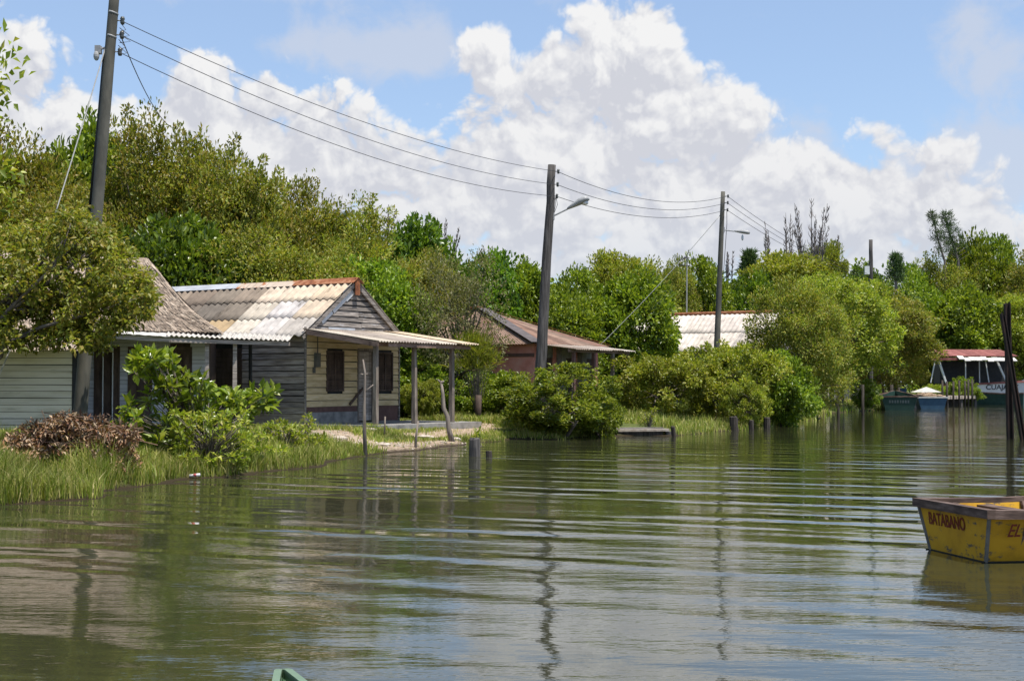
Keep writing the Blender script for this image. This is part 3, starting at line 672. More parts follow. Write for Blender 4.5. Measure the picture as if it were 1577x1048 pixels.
sow(-9, -2, 22, 32, 60000, -.02, 2.2, .12, .34, .014)
sow(-12, -2, 21, 37, 60000, 1.6, 9, .06, .20, .016)
sow(-4, 3, 30, 46, 70000, -.05, 6, .05, .14, .020)
sow(-3, 3, 30, 46, 9000, -.1, .6, .12, .26, .020)
sow(2, 16, 42, 62, 70000, -.15, 7, .10, .34, .026)
sow(-3, 6, 42, 52, 40000, 2, 20, .10, .26, .03)
sow(12, 48, 60, 150, 45000, -.2, 9, .12, .38, .06)
gr = link('grass', np_mesh('grass', np.concatenate(gv), np.concatenate(gf), MAT['grass'])); gr['kind'] = 'stuff'
gr['label'] = 'tall green and straw coloured grass along the bank'; gr['category'] = 'grass'

rng = np.random.default_rng(77); pv, pf, po = [], [], 0
for k in range(380):
    i = rng.integers(len(PATHLINE) - 1); u = rng.random(); x = PATHLINE[i][0] * (1 - u) + PATHLINE[i + 1][0] * u + rng.normal() * .5; y = PATHLINE[i][1] * (1 - u) + PATHLINE[i + 1][1] * u + rng.normal() * .6
    r_ = rng.uniform(.015, .06) ; z = H(x, y)
    if z < .02: continue
    q = np.array([(1, 0, 0), (-.5, .9, 0), (-.5, -.9, 0), (.1, .05, .6), (0, 0, -.4)]) * r_ * rng.uniform(.7, 1.4, (5, 3)); a = rng.uniform(0, 6.28); ca, sa = math.cos(a), math.sin(a)
    q = np.stack([q[:, 0] * ca - q[:, 1] * sa + x, q[:, 0] * sa + q[:, 1] * ca + y, q[:, 2] + z], 1); pv.append(q)
    pf += [(po + a_, po + b_, po + c_) for a_, b_, c_ in ((0, 1, 3), (1, 2, 3), (2, 0, 3), (1, 0, 4), (2, 1, 4), (0, 2, 4))]; po += 5
pb = link('pebbles', np_mesh('pebbles', np.concatenate(pv), np.array(pf), MAT['stone'])); pb['kind'] = 'stuff'; pb['label'] = 'small stones and clods scattered on the dirt path'; pb['category'] = 'pebbles'

# ------------------------------------------------------------------ building helpers
def spans(a0, a1, z0, z1, openings):
    iv = [(a0, a1)]
    for (b0, b1, c0, c1) in openings:
        if c1 <= z0 + .01 or c0 >= z1 - .01: continue
        new = []
        for (p, q) in iv:
            if b1 <= p or b0 >= q: new.append((p, q)); continue
            if b0 > p: new.append((p, b0))
            if b1 < q: new.append((b1, q))
        iv = new
    return [(p, q) for p, q in iv if q - p > .02]
def clapboard(mb, o, e, nrm, z0, z1, bh, lim, openings=(), rnd=random, warp=.006, breaks=1.6, gap=.014):
    """horizontal boards; o origin, e unit along, nrm unit outward; lim(z) -> (a0,a1)"""
    o, e, nrm = Vector(o), Vector(e), Vector(nrm); z = z0
    while z < z1 - .02:
        zt = min(z + bh * rnd.uniform(.93, 1.05), z1); a0, a1 = lim((z + zt) / 2)
        for (p, q) in spans(a0, a1, z, zt, openings):
            x = p
            while x < q - .01:
                x2 = min(q, x + rnd.uniform(breaks, breaks * 2.2))
                if q - x2 < .3: x2 = q
                d0, d1 = rnd.uniform(.016, .026) + rnd.uniform(0, warp), rnd.uniform(.016, .026) + rnd.uniform(0, warp)
                s0, s1 = rnd.uniform(-warp, warp), rnd.uniform(-warp, warp); g = gap * rnd.uniform(.5, 1.7)
                A = o + e * (x + .002); B = o + e * (x2 - .002); Z = lambda t: Vector((0, 0, t))
                mb.hexa([A + Z(z + s0), B + Z(z + s1), B + nrm * d1 + Z(z + s1), A + nrm * d0 + Z(z + s0),
                         A + Z(zt - g + s0), B + Z(zt - g + s1), B + nrm * .006 + Z(zt - g + s1), A + nrm * .006 + Z(zt - g + s0)][:4][::-1] + [A + nrm * .006 + Z(zt - g + s0), B + nrm * .006 + Z(zt - g + s1), B + Z(zt - g + s1), A + Z(zt - g + s0)])
                x = x2
        z = zt
def corr(mb, o, w, s, nw, pitch, amp, L, col, th=.010, seg=8, lift0=0, lift1=0, rag=.0, rnd=random):
    """one corrugated sheet: o top corner, w unit across waves, s unit down the slope"""
    o, w, s = Vector(o), Vector(w), Vector(s); n = w.cross(s); n = n if n.z > 0 else -n
    K = nw * seg + 1; rows = 5; top = []; bot = []
    r0, r1 = rnd.uniform(-rag, rag), rnd.uniform(-rag, rag)
    for j in range(rows):
        t = j / (rows - 1); l = L * t + (r1 if j == rows - 1 else 0); lift = lift0 + (lift1 - lift0) * t
        for k in range(K):
            a = k / seg * pitch; hgt = amp * math.cos(2 * math.pi * k / seg)
            p = o + w * a + s * l + n * (hgt + lift); top.append(p); bot.append(p - n * th)
    vs = top + bot; m = len(top); fs = []
    for j in range(rows - 1):
        for k in range(K - 1):
            a = j * K + k; fs.append((a, a + 1, a + K + 1, a + K)); fs.append((m + a, m + a + K, m + a + K + 1, m + a + 1))
    for k in range(K - 1):
        fs.append((k, m + k, m + k + 1, k + 1)); a = (rows - 1) * K + k; fs.append((a, a + 1, m + a + 1, m + a))
    for j in range(rows - 1):
        a = j * K; fs.append((a, a + K, m + a + K, m + a)); a = j * K + K - 1; fs.append((a, m + a, m + a + K, a + K))
    mb.add(vs, fs, col)
HROT = math.atan2(-.54, .84)

# ------------------------------------------------------------------ the corrugated yellow and grey house
rnd = random.Random(3)
C0 = pt(470, 652, 40.0); GZ = .44
YH = thing('plank_house', 'weathered plank house with yellow porch wall and corrugated roof', 'house', (C0.x, C0.y, GZ), HROT)
W, LEN, WH, RZ = 4.28, 8.0, 2.62, 4.13             # width of the gable, length, wall height, ridge height above the base
EZ = WH
lim_full = lambda z: (0, W)
win1, win2, door = (.93, 1.62, .98, 2.05), (3.3, 3.95, .98, 2.05), (2.35, 3.0, .06, 2.12)
mb = MB(); clapboard(mb, (0, 0, 0), (0, 1, 0), (1, 0, 0), .50, 2.62, .185, lim_full, [win1, win2, door], rnd, .008, 1.6, .017)
YW = mb.build('porch_wall', MAT['wood_yellow'], YH)
mb = MB(); mb.box(-.10, .012, .02, 2.33, .34, .50); mb.box(-.10, .012, 3.02, W - .02, .04, .50); mb.build('painted_band', MAT['band'], YH)
mb = MB(); mb.box(-.10, .030, .0, 2.33, -.2, .338); mb.box(-.10, .030, 3.02, W, -.2, .038); mb.build('foundation', MAT['cement'], YH)
def gable(z): 
    k = (RZ - z) / (RZ - WH); return (W / 2 - W / 2 * k, W / 2 + W / 2 * k)
mb = MB(); clapboard(mb, (.004, 0, 0), (0, 1, 0), (1, 0, 0), 2.64, RZ - .08, .16, gable, [], rnd, .012, 1.1, .022)
mb.build('gable', MAT['wood_grey'], YH)
sa = Matrix.Rotation(math.atan2(RZ - WH, W / 2), 3, 'X'); mb = MB(); mb.obox((.036, .86, 3.10), (.012, .55, .22), sa); mb.obox((.034, 1.42, 3.50), (.012, .75, .26), sa); mb.obox((.038, 1.84, 3.80), (.012, .42, .34), sa); mb.obox((.034, 1.55, 2.72), (.012, 1.2, .11))
mb.build('gable_patch', MAT['galv'], YH)
mb = MB(); clapboard(mb, (0, 0, 0), (-1, 0, 0), (0, -1, 0), .30, 2.60, .175, lambda z: (0.02, LEN), [(2.4, 3.5, .5, 2.2)], rnd, .014, 1.4, .020)
mb.build('side_wall', MAT['wood_dark'], YH)
mb = MB(); mb.box(-LEN, -.02, -.005, .08, -.2, .295); mb.build('side_foundation', MAT['wood_dark'], YH)
mb = MB(); mb.box(-LEN, -.1, W - .06, W, -.1, 2.6); mb.box(-LEN, -LEN + .05, .05, W - .06, -.1, 2.6); mb.box(-LEN + .1, -.11, .1, W - .1, -.12, -.05); mb.build('back_wall', MAT['wood_dark'], YH)
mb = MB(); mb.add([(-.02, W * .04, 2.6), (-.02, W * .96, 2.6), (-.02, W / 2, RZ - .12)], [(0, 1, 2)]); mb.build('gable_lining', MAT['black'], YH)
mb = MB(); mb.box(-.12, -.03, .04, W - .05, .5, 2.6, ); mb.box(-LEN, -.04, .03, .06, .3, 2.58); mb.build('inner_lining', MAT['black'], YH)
mb = MB(); mb.box(.0, .045, -.06, .0, -.1, 2.75); mb.build('corner_board', MAT['wood_grey'], YH)
mb = MB(); mb.box(-.05, .04, W + .001, W + .05, 0, 2.6); mb.build('corner_board', MAT['wood_grey'], YH)
for (a0, a1, z0, z1) in (win1, win2):
    mb = MB(); f = .05
    mb.box(-.02, .035, a0 - f, a0 - .001, z0 - f, z1 + f); mb.box(-.02, .035, a1 + .001, a1 + f, z0 - f, z1 + f); mb.box(-.02, .033, a0, a1, z1 + .001, z1 + f); mb.box(-.02, .045, a0, a1, z0 - f, z0 - .001)
    fr = mb.build('window', MAT['brown'], YH)
    mb = MB(); z = z0 + .01
    while z < z1 - .04: mb.obox((-.005, (a0 + a1) / 2, z + .03), (.012, a1 - a0 - .01, .06), Matrix.Rotation(R(30), 3, 'Y')); z += .062
    mb.box(-.028, -.022, a0, a1, z0, z1); mb.box(-.015, .02, (a0 + a1) / 2 - .02, (a0 + a1) / 2 + .02, z0, z1)
    mb.build('shutter', MAT['brown'], fr)
mb = MB(); a0, a1, z0, z1 = door
for k in range(5): mb.box(-.03, .0 - .004 * (k % 2), a0 + .01 + k * .126, a0 + .128 + k * .126, z0, z1 - .02)
dr = mb.build('door', MAT['wood_dark'], YH)
mb = MB(); mb.box(-.02, .04, a0 - .06, a0 - .001, 0, z1 + .07); mb.box(-.02, .04, a1 + .001, a1 + .09, 0, z1 + .07); mb.box(-.02, .038, a0, a1, z1, z1 + .07); mb.build('door_frame', MAT['post'], YH)
mb = MB(); mb.obox((.06, 2.2, .78), (.03, .78, .07), Matrix.Rotation(R(38), 3, 'X')); mb.build('door_bar', MAT['brown'], YH)
mb = MB(); mb.box(.022, .12, .34, .52, 1.62, 2.02); mb.box(.022, .06, .28, .37, 1.45, 1.62); mb.tube([(.08, .43, 2.02), (.08, .43, 2.5)], .015, 6)
mb.build('meter_box', MAT['pole_concrete'], YH)
# side opening with lattice
mb = MB(); mb.box(-3.48, -2.42, -.01, .02, .5, 2.18)
for k in range(11): mb.box(-3.47, -2.43, -.03, -.012, .56 + k * .15, .60 + k * .15)
mb.build('lattice_window', MAT['brown'], YH)
# roof
slope = math.atan2(RZ - WH, W / 2); sl = Vector((0, -math.cos(slope), -math.sin(slope))); sr = Vector((0, math.cos(slope), -math.sin(slope)))
Ls = (W / 2 + .30) / math.cos(slope); pitch, amp = .262, .036
mb = MB(); rows = 3; nsheet = 8
pal = {0: [(.62, .50, .37), (.66, .56, .44), (.60, .50, .40), (.27, .22, .175), (.22, .185, .15), (.25, .20, .16), (.26, .21, .165), (.34, .29, .24)],
       1: [(.60, .50, .39), (.58, .55, .54), (.50, .45, .38), (.20, .17, .14), (.16, .14, .12), (.18, .15, .125), (.20, .165, .135), (.24, .2, .17)],
       2: [(.42, .39, .36), (.60, .57, .55), (.58, .53, .46), (.44, .33, .20), (.26, .20, .14), (.18, .155, .13), (.2, .17, .14), (.2, .18, .15)]}
for r_ in (2, 1, 0):
    for k in range(nsheet):
        o = Vector((.12 - k * 4 * pitch, W / 2, RZ + .06)) + sl * (Ls * r_ / 3 - (.12 if r_ else 0)) + Vector((0, 0, .014 * (2 - r_) + .006 * (k % 2)))
        corr(mb, o, (-1, 0, 0), sl, 4, pitch, amp, Ls / 3 + .12, pal[r_][k], rag=.05, rnd=rnd, lift1=rnd.uniform(0, .02))
mb.build('front_roof_slope', MAT['asbestos'], YH, smooth=True)
mb = MB()
for r_ in (1, 0):
    for k in range(nsheet):
        o = Vector((.10 - k * 4 * pitch, W / 2, RZ + .055)) + sr * (Ls * r_ / 2 - (.1 if r_ else 0)) + Vector((0, 0, .014 * (1 - r_)))
        corr(mb, o, (-1, 0, 0), sr, 4, pitch, amp, Ls / 2 + .14, (.3, .27, .24), rag=.05, rnd=rnd)
mb.build('rear_roof_slope', MAT['asbestos'], YH, smooth=True)
def cap(x0, x1, mat, dz):
    mb = MB(); o = Vector((0, W / 2, RZ + .135 + dz))
    for s, L in ((sl, .30), (sr, .30)):
        a, b = o + Vector((x0, 0, 0)), o + Vector((x1, 0, 0)); n = Vector((0, 0, .008))
        mb.hexa([a - n, b - n, b + s * L - n, a + s * L - n, a, b, b + s * L, a + s * L])
    return mb.build('ridge_cap', mat, YH)
cap(-2.2, .18, MAT['rust'], .012); cap(-4.6, -2.1, surf('buff_rusty_cap', [(.42, .33, .25), (.55, .45, .36)], nscale=2, rough=.8, island=0, wear=(.34, .13, .05), wscale=(.8, .8, .8), wlo=.54, whi=.60), 0); cap(-LEN - .3, -4.5, MAT['galv'], .010)
mb = MB(); mb.box(.125, .15, W / 2 - .11, W / 2 + .1, RZ - .38, RZ + .11); mb.build('ridge_end_flap', MAT['rust'], YH)
mb = MB()
for s, y in ((sl, W / 2), (sr, W / 2)):
    a = Vector((.07, y, RZ - .03)); mb.beam(a, a + s * (Ls - .1), .05, .12)
mb.build('barge_board', MAT['wood_grey'], YH)
# porch
PX, ZB, ZF = 2.72, 2.70, 2.30
mb = MB(); s = Vector((PX, 0, ZF - ZB)).normalized(); Lp = Vector((PX, 0, ZF - ZB)).length; p2 = .13
y = -.12; k = 0
while k < 5:
    c = rnd.choice([(.50, .42, .33), (.42, .36, .30), (.56, .50, .42), (.36, .31, .27)]); last = k == 4
    corr(mb, (-.02, y, ZB + .01 * (k % 2) + (.04 if last else 0)), (0, 1, 0), s, 7, p2, .018, Lp + rnd.uniform(-.05, .05) + (.22 if last else 0), (.62, .5, .36) if last else c, rnd=rnd, seg=8)
    y += p2 * 7 + .0; k += 1
mb.build('porch_roof', MAT['asbestos'], YH, smooth=True)
mb = MB(); mb.beam((.05, -.10, ZB - .09), (PX - .05, -.10, ZF - .09), .04, .13); mb.beam((2.40, -.12, ZF - .06), (2.40, W + .0, ZF - .06), .08, .12); mb.beam((2.62, .4, ZF - .085), (2.62, W + .1, ZF - .085), .03, .10)
for y in (.95, 1.9, 2.85, 3.75, W - .02): mb.beam((.05, y, ZB - .08), (PX - .12, y, ZF - .07), .05, .08)
mb.build('porch_rafters', MAT['beam_brown'], YH)
for y in (.13, 1.91, 3.73):
    mb = MB(); dx = rnd.uniform(-.02, .02); mb.hexa([(2.40 - .065 + a * .0 + p, y + q, -.05) for p, q in ((0, -.06), (.13, -.06), (.13, .06), (0, .06))] + [(2.40 - .06 + p + dx, y + q, ZF - .13) for p, q in ((0, -.055), (.12, -.055), (.12, .055), (0, .055))] if False else
            [(2.335, y - .06, -.05), (2.465, y - .06, -.05), (2.465, y + .06, -.05), (2.335, y + .06, -.05), (2.345 + dx, y - .055, ZF - .125), (2.455 + dx, y - .055, ZF - .125), (2.455 + dx, y + .055, ZF - .125), (2.345 + dx, y + .055, ZF - .125)])
    mb.build('porch_post', MAT['post'], YH)
mb = MB(); mb.box(.05, 2.75, -.25, W + .5, -.25, .02); mb.build('porch_floor', MAT['cement'], YH)
mb = MB(); mb.beam((-.9, -1.25, -.2), (-.92, -1.25, 2.25), .07, .07); mb.build('eave_pipe', MAT['black'], YH)

# ------------------------------------------------------------------ thatched house
T0 = Vector((pt(322, 600, 38.6).x, 38.6, .45)); TR = R(8.0)      # local -x runs left along the front, +y away
TH = thing('thatched_house', 'thatched house with white plank front and pale green wing', 'house', T0, TR)
def tl(px, py, Y):                                               # into the local frame
    return Matrix.Rotation(-TR, 3, 'Z') @ (pt(px, py, Y) - T0)
def xl(px):                                                      # local x on the front wall (y = 0) seen at a photo column
    k = (px - CX) / F; c, s = math.cos(TR), math.sin(TR)         # X = T0.x + c*x ; Y = T0.y + s*x
    return (k * T0.y - T0.x) / (c - k * s)
op = [(-xl(182), -xl(148), -.1, 2.1), (-xl(232), -xl(200), -.1, 2.1), (-xl(293), -xl(262), -.1, 2.15)]
mb = MB(); clapboard(mb, (0, 0, 0), (-1, 0, 0), (0, -1, 0), -.05, 2.50, .11, lambda z: (0.0, -xl(60)), op, rnd, .003, 3, .007)
mb.build('front_wall', MAT['wood_white'], TH)
mb = MB(); mb.box(xl(60), 0, .02, .06, -.2, 2.5); mb.box(-.06, 0, .07, 2.7, -.2, 2.5); mb.box(-9, 0, 2.71, 2.76, -.2, 2.5); mb.build('inner_wall', MAT['brown'], TH)
for (a, b) in ((148, 182), (200, 232), (262, 293)):
    mb = MB(); x0, x1 = xl(a), xl(b); n = 3
    mb.box(x0 - .05, x0, -.03, .019, -.1, 2.14); mb.box(x1, x1 + .05, -.03, .019, -.1, 2.14); mb.box(x0, x1, -.03, .019, 2.06, 2.14)
    for k in range(n): mb.box(x0 + .01 + (x1 - x0) * k / n, x0 - .01 + (x1 - x0) * (k + 1) / n, -.006, .015, -.08, 2.05)
    mb.build('door', MAT['brown'], TH)
    if a == 148:
        for px in (159, 174): mb = MB(); mb.tube([(xl(px), -.06, -.1), (xl(px), -.06, 2.1)], .018, 6); mb.build('door_rail', MAT['lamp_white'], TH)
# porch lean-to
A, A2, B = tl(150, 511, 36.2), tl(262, 518, 36.7), tl(446, 524, 38.6)
Ab, A2b, Bb = tl(168, 507, 38.0), tl(268, 508, 38.3), tl(452, 516, 40.0)
mb = MB()
def quadcorr(mb, f0, f1, b0, b1, nw, amp, col):
    K = nw * 8 + 1; rows = 4; top = []
    for j in range(rows):
        t = j / (rows - 1)
        for k in range(K):
            u = k / (K - 1); p = (b0.lerp(b1, u)).lerp(f0.lerp(f1, u), t); top.append(p + Vector((0, 0, amp * math.cos(2 * math.pi * k / 8))))
    m = len(top); vs = top + [p - Vector((0, 0, .012)) for p in top]; fs = []
    for j in range(rows - 1):
        for k in range(K - 1): a = j * K + k; fs += [(a, a + 1, a + K + 1, a + K), (m + a, m + a + K, m + a + K + 1, m + a + 1)]
    for k in range(K - 1): a = (rows - 1) * K + k; fs += [(a, a + 1, m + a + 1, m + a), (k, m + k, m + k + 1, k + 1)]
    for j in range(rows - 1): a = j * K; fs += [(a, a + K, m + a + K, m + a)]; a += K - 1; fs += [(a, m + a, m + a + K, a + K)]
    mb.add(vs, fs, col)
quadcorr(mb, A, A2, Ab, A2b, 7, .007, (.60, .58, .56)); quadcorr(mb, A2 + Vector((-.1, 0, .03)), B, A2b + Vector((-.1, 0, .03)), Bb, 25, .022, (.60, .57, .53))
mb.build('porch_roof', MAT['asbestos'], TH, smooth=True)
mb = MB(); dz = Vector((0, .12, -.09)); mb.beam(A + dz, A2 + dz, .06, .10); mb.beam(A2 + dz, B + dz, .06, .10); mb.build('porch_beam', MAT['wood_dark'], TH)
for px, py, Y in ((319, 521, 37.6), (362, 522, 38.0)):
    p = tl(px, py, Y); mb = MB(); mb.hexa([(p.x - .06, p.y - .05, -.2), (p.x + .06, p.y - .05, -.2), (p.x + .06, p.y + .05, -.2), (p.x - .06, p.y + .05, -.2)] + [(p.x - .05, p.y - .05, p.z - .06), (p.x + .05, p.y - .05, p.z - .06), (p.x + .05, p.y + .05, p.z - .06), (p.x - .05, p.y + .05, p.z - .06)])
    mb.build('porch_post', MAT['wood_dark'], TH)
# green wing
g1, g0_ = tl(111, 600, 35.8), tl(-120, 600, 35.0)
wy = g1.y; wx = g1.x
mb = MB(); clapboard(mb, (wx, wy, 0), (-1, 0, 0), (0, -1, 0), -.05, 2.2, .17, lambda z: (0, 4.2), [(1.78, 2.5, .55, 1.75)], rnd, .006, 2.5, .012)
mb.build('wing_wall', MAT['wood_green'], TH)
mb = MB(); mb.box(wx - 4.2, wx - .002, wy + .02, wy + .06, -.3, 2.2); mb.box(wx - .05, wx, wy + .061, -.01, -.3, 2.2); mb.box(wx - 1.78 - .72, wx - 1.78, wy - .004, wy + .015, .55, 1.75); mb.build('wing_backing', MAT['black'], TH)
mb = MB(); mb.box(wx + .002, wx + .13, wy - .03, wy + .08, -.3, 2.3); mb.build('wing_post', MAT['black'], TH)
mb = MB(); mb.tube([(wx + .2, wy + .03, -.2), (wx + .24, wy + .03, 2.1)], .02, 6); mb.build('drain_pipe', MAT['lamp_white'], TH)
# thatch: ridge, hip end and the long low slope to the left
rt = tl(226, 398, 40.1); rl = tl(-420, 372, 38.5)
fe = [tl(338, 511, 37.9), tl(160, 507, 37.2), tl(128, 536, 34.8), tl(-420, 547, 33.2)]
be = [tl(346, 520, 41.6), Vector((rl.x, 3.2, 2.6))]
mb = MB()
def sub(a, b, c, d, n, m, sag=0.0):
    vs = []
    for j in range(m + 1):
        for i in range(n + 1):
            u, v = i / n, j / m; p = (a.lerp(b, u)).lerp(d.lerp(c, u), v); p = p + Vector((0, 0, -sag * math.sin(math.pi * v) + rnd.gauss(0, .015))); vs.append(p)
    mb.add(vs, [(j * (n + 1) + i, j * (n + 1) + i + 1, (j + 1) * (n + 1) + i + 1, (j + 1) * (n + 1) + i) for j in range(m) for i in range(n)])
faces = [(rl, rt, fe[0], fe[1], 12, 8, .22), (rt, rt + Vector((.02, 0, 0)), be[0], fe[0], 6, 8, .22), (rl, rt, fe[1], fe[3], 10, 8, .15), (rt, rl, be[1], be[0], 8, 5, .1)]
rm = rl.lerp(rt, .86)
faces = [(rm, rt, fe[0], fe[1], 8, 8, .24), (rl, rm, fe[1], fe[2] + Vector((-.2, 0, 0)), 1, 1, .0), (rt, rt + Vector((.02, .02, 0)), be[0], fe[0], 6, 8, .24), (rl, rm, fe[2], fe[3], 10, 8, .15), (rt, rl, be[1], be[0], 8, 5, .1)]
faces.pop(1)
faces.append((rm, rm + Vector((.01, 0, 0)), fe[1], fe[2], 3, 8, .2))
for fc in faces: sub(*fc)
def straw(a, b, c, d, n, sag):
    for k in range(n):
        u, v = rnd.random(), rnd.random() ** .8
        p = (a.lerp(b, u)).lerp(d.lerp(c, u), v); q = (a.lerp(b, min(1, max(0, u + rnd.gauss(0, .04))))).lerp(d.lerp(c, u), min(v + .07 + .08 * rnd.random(), 1.03))
        nrm = Vector((0, -.5, .85)); z = lambda t: Vector((0, 0, -sag * math.sin(math.pi * min(1, t))))
        side = (q - p).cross(nrm).normalized() * rnd.uniform(.008, .022); l0, l1 = rnd.uniform(.0, .03), rnd.uniform(.02, .09)
        p = p + z(v) + nrm * l0; q = q + z(v + .1) + nrm * l1
        mb.add([p - side, p + side, q + side * .4, q - side * .4], [(0, 1, 2, 3)])
for (a, b, c, d, n, m, sag), cnt in zip(faces, (3800, 2200, 2600, 0, 900)): straw(a, b, c, d, cnt, sag)
mb.build('thatch_roof', MAT['straw'], TH)

# ------------------------------------------------------------------ red house with the rusty hip roof
C2 = pt(822, 560, 50.0)
RH = thing('red_house', 'red plastered house with rusty hip roof and open porch', 'house', (C2.x, C2.y, .42), HROT)
w2, l2, eh, pk_ = 4.6, 7.4, 2.58, Vector((-3.7, 2.3, 3.98))
mb = MB(); mb.box(-l2, 0, 0, .1, -.2, eh); mb.box(-l2, 0, w2 - .1, w2, -.2, eh); mb.box(-l2, -l2 + .1, .1, w2 - .1, -.2, eh)
for (a, b) in ((.1, .6), (1.3, 2.1), (2.9, 3.5), (4.3, w2 - .1)): mb.box(-.1, 0, a, b, -.2, eh)
mb.build('wall', MAT['red_wall'], RH)
for (a, b) in ((.6, 1.3), (2.1, 2.9), (3.5, 4.3)):
    mb = MB(); mb.box(-.08, -.04, a, b, -.2, 2.1)
    for k in range(6): mb.box(-.04, -.02, a + .03, b - .03, .05 + k * .33, .34 + k * .33)
    mb.build('door', MAT['brown'], RH)
    mb = MB(); mb.box(-.1, .0, a, b, 2.101, eh); mb.build('lintel', MAT['cement'], RH)
for y in (1.7, 3.2): mb = MB(); mb.box(.002, .22, y - .15, y + .15, -.2, eh - .02); mb.build('pilaster', MAT['cement'], RH)
mb = MB(); mb.box(-l2 - .03, .025, -.025, -.002, 2.12, 2.24); mb.build('plaster_ledge', MAT['band'], RH)
ov = .35; ce = [Vector((ov, -ov, eh - .02)), Vector((ov, w2 + ov, eh - .02)), Vector((-l2 - ov, w2 + ov, eh - .02)), Vector((-l2 - ov, -ov, eh - .02))]
def hipface(a, b, pk1, pk2, cols, pitch=.12, amp=.014):
    """corrugated face from eave a-b up to pk1..pk2"""
    mb = MB(); L = (b - a).length; n = int(L / pitch) * 6; pts = []; rows = 6
    nrm = (b - a).cross(pk1 - a).normalized(); nrm = nrm if nrm.z > 0 else -nrm
    for j in range(rows):
        t = j / (rows - 1)
        for k in range(n + 1):
            u = k / n; p = a.lerp(b, u).lerp(pk1.lerp(pk2, u), t); f = 1 - t * (1 - (pk2 - pk1).length / L)
            pts.append(p + nrm * amp * math.cos(2 * math.pi * k / 6) * max(.1, f))
    for j in range(rows - 1):
        for k in range(n):
            q = j * (n + 1) + k; 
            mb.add([pts[q], pts[q + 1], pts[q + n + 2], pts[q + n + 1]], [(0, 1, 2, 3)], cols[(k // 42 + j // 3 * 3) % len(cols)])
    return mb
rc = [(.23, .14, .11), (.28, .18, .14), (.19, .125, .10), (.31, .22, .175), (.22, .16, .13)]
hm = surf('rusty_corrugated', [(.6, .55, .5), (.85, .8, .75), (1, .95, .9)], nscale=3, detail=8, rough=.9, island=0, tint=True, wear=(.07, .05, .045), wscale=(1.5, 1.5, 1.5), wlo=.6, whi=.7)
pk2_ = pk_ + Vector((-.6, 0, 0))
for (a, b, p, q) in ((ce[3], ce[0], pk2_, pk_), (ce[0], ce[1], pk_, pk_), (ce[1], ce[2], pk_, pk2_), (ce[2], ce[3], pk2_, pk2_)):
    hipface(a, b, p, q, rc).build('roof_slope', hm, RH, smooth=True)
for k in (0, 1, 2, 3):
    q = pk_ if k in (0, 1) else pk2_; mb = MB(); a = ce[k] + Vector((0, 0, .06)); b = q + Vector((0, 0, .06))
    mb.beam(a, b, .42 if k == 0 else .2, .015); mb.build('hip_cap', MAT['rust'] if k == 1 else surf('dark_hip_cap', [(.07, .06, .06), (.13, .11, .105)], nscale=4, rough=.8, island=0) if k == 0 else MAT['rust'], RH)
mb = MB(); mb.ellipsoid(pk_ + Vector((-.3, 0, .08)), (.35, .16, .06)); mb.build('roof_peak_cap', MAT['rust'], RH)
mb = MB(); sp = Vector((2.3, 0, -.28)).normalized(); y = -.2; k = 0
while k < 5: corr(mb, (.25, y, eh - .03 + .012 * (k % 2)), (0, 1, 0), sp, 7, .13, .018, 1.5 + rnd.uniform(-.1, .1), rnd.choice([(.42, .36, .31), (.36, .29, .24), (.5, .45, .4)]), rnd=rnd); y += .88; k += 1
mb.build('porch_roof', MAT['asbestos'], RH, smooth=True)
mb = MB(); mb.beam((1.55, -.2, eh - .27), (1.55, 4.2, eh - .27), .07, .1); mb.build('porch_beam', MAT['beam_brown'], RH)
for y in (.1, 1.5, 2.9, 4.0):
    mb = MB(); mb.beam((1.55, y, -.3), (1.55, y + .03, eh - .325), .11, .11); mb.build('porch_post', MAT['band'] if y != 2.9 else MAT['post'], RH)
mb = MB(); mb.box(.01, 1.8, -.2, w2 - .2, -.4, .0); mb.build('porch_floor', MAT['cement'], RH)

# ------------------------------------------------------------------ house with the white roof
C3 = pt(1182, 560, 66.0)
WHH = thing('white_roofed_house', 'house half hidden by trees, only its white corrugated roof showing', 'house', (C3.x, C3.y, .42), HROT)
mb = MB(); w3, l3, e3, r3 = 4.6, 9.0, 2.95, 4.55
mb.box(-l3, 0, 0, .1, -.2, e3); mb.box(-l3, 0, w3 - .1, w3, -.2, e3); mb.box(-.1, 0, .1, w3 - .1, -.2, e3); mb.box(-l3, -l3 + .1, .1, w3 - .1, -.2, e3)
for x in (-.1, -l3): mb.add([(x, 0, e3), (x + .1, 0, e3), (x + .1, w3, e3), (x, w3, e3), (x, w3 / 2, r3 - .05), (x + .1, w3 / 2, r3 - .05)], [(0, 4, 3), (1, 2, 5), (0, 1, 5, 4), (2, 3, 4, 5), (0, 3, 2, 1)])
mb.build('wall', MAT['cement'], WHH)
s3 = math.atan2(r3 - e3, w3 / 2)
for nm, yd in (('front_roof_slope', -1), ('rear_roof_slope', 1)):
    mb = MB(); sv = Vector((0, yd * math.cos(s3), -math.sin(s3))); L3 = (w3 / 2 + .4) / math.cos(s3)
    for r_ in (1, 0):
        for k in range(9):
            o = Vector((.4 - k * 4 * .262, w3 / 2, r3 + .04)) + sv * (L3 * r_ / 2 - (.1 if r_ else 0)) + Vector((0, 0, .014 * (1 - r_)))
            corr(mb, o, (-1, 0, 0), sv, 4, .262, .017, L3 / 2 + .1, rnd.choice([(.64, .58, .52), (.68, .63, .58), (.60, .54, .49)]), rnd=rnd, rag=.03)
    mb.build(nm, MAT['asbestos'], WHH, smooth=True)
mb = MB(); mb.tube([(.4, w3 / 2, r3 + .07), (-l3 - .3, w3 / 2, r3 + .07)], .09, 8); mb.build('ridge_tiles', MAT['rust'], WHH)
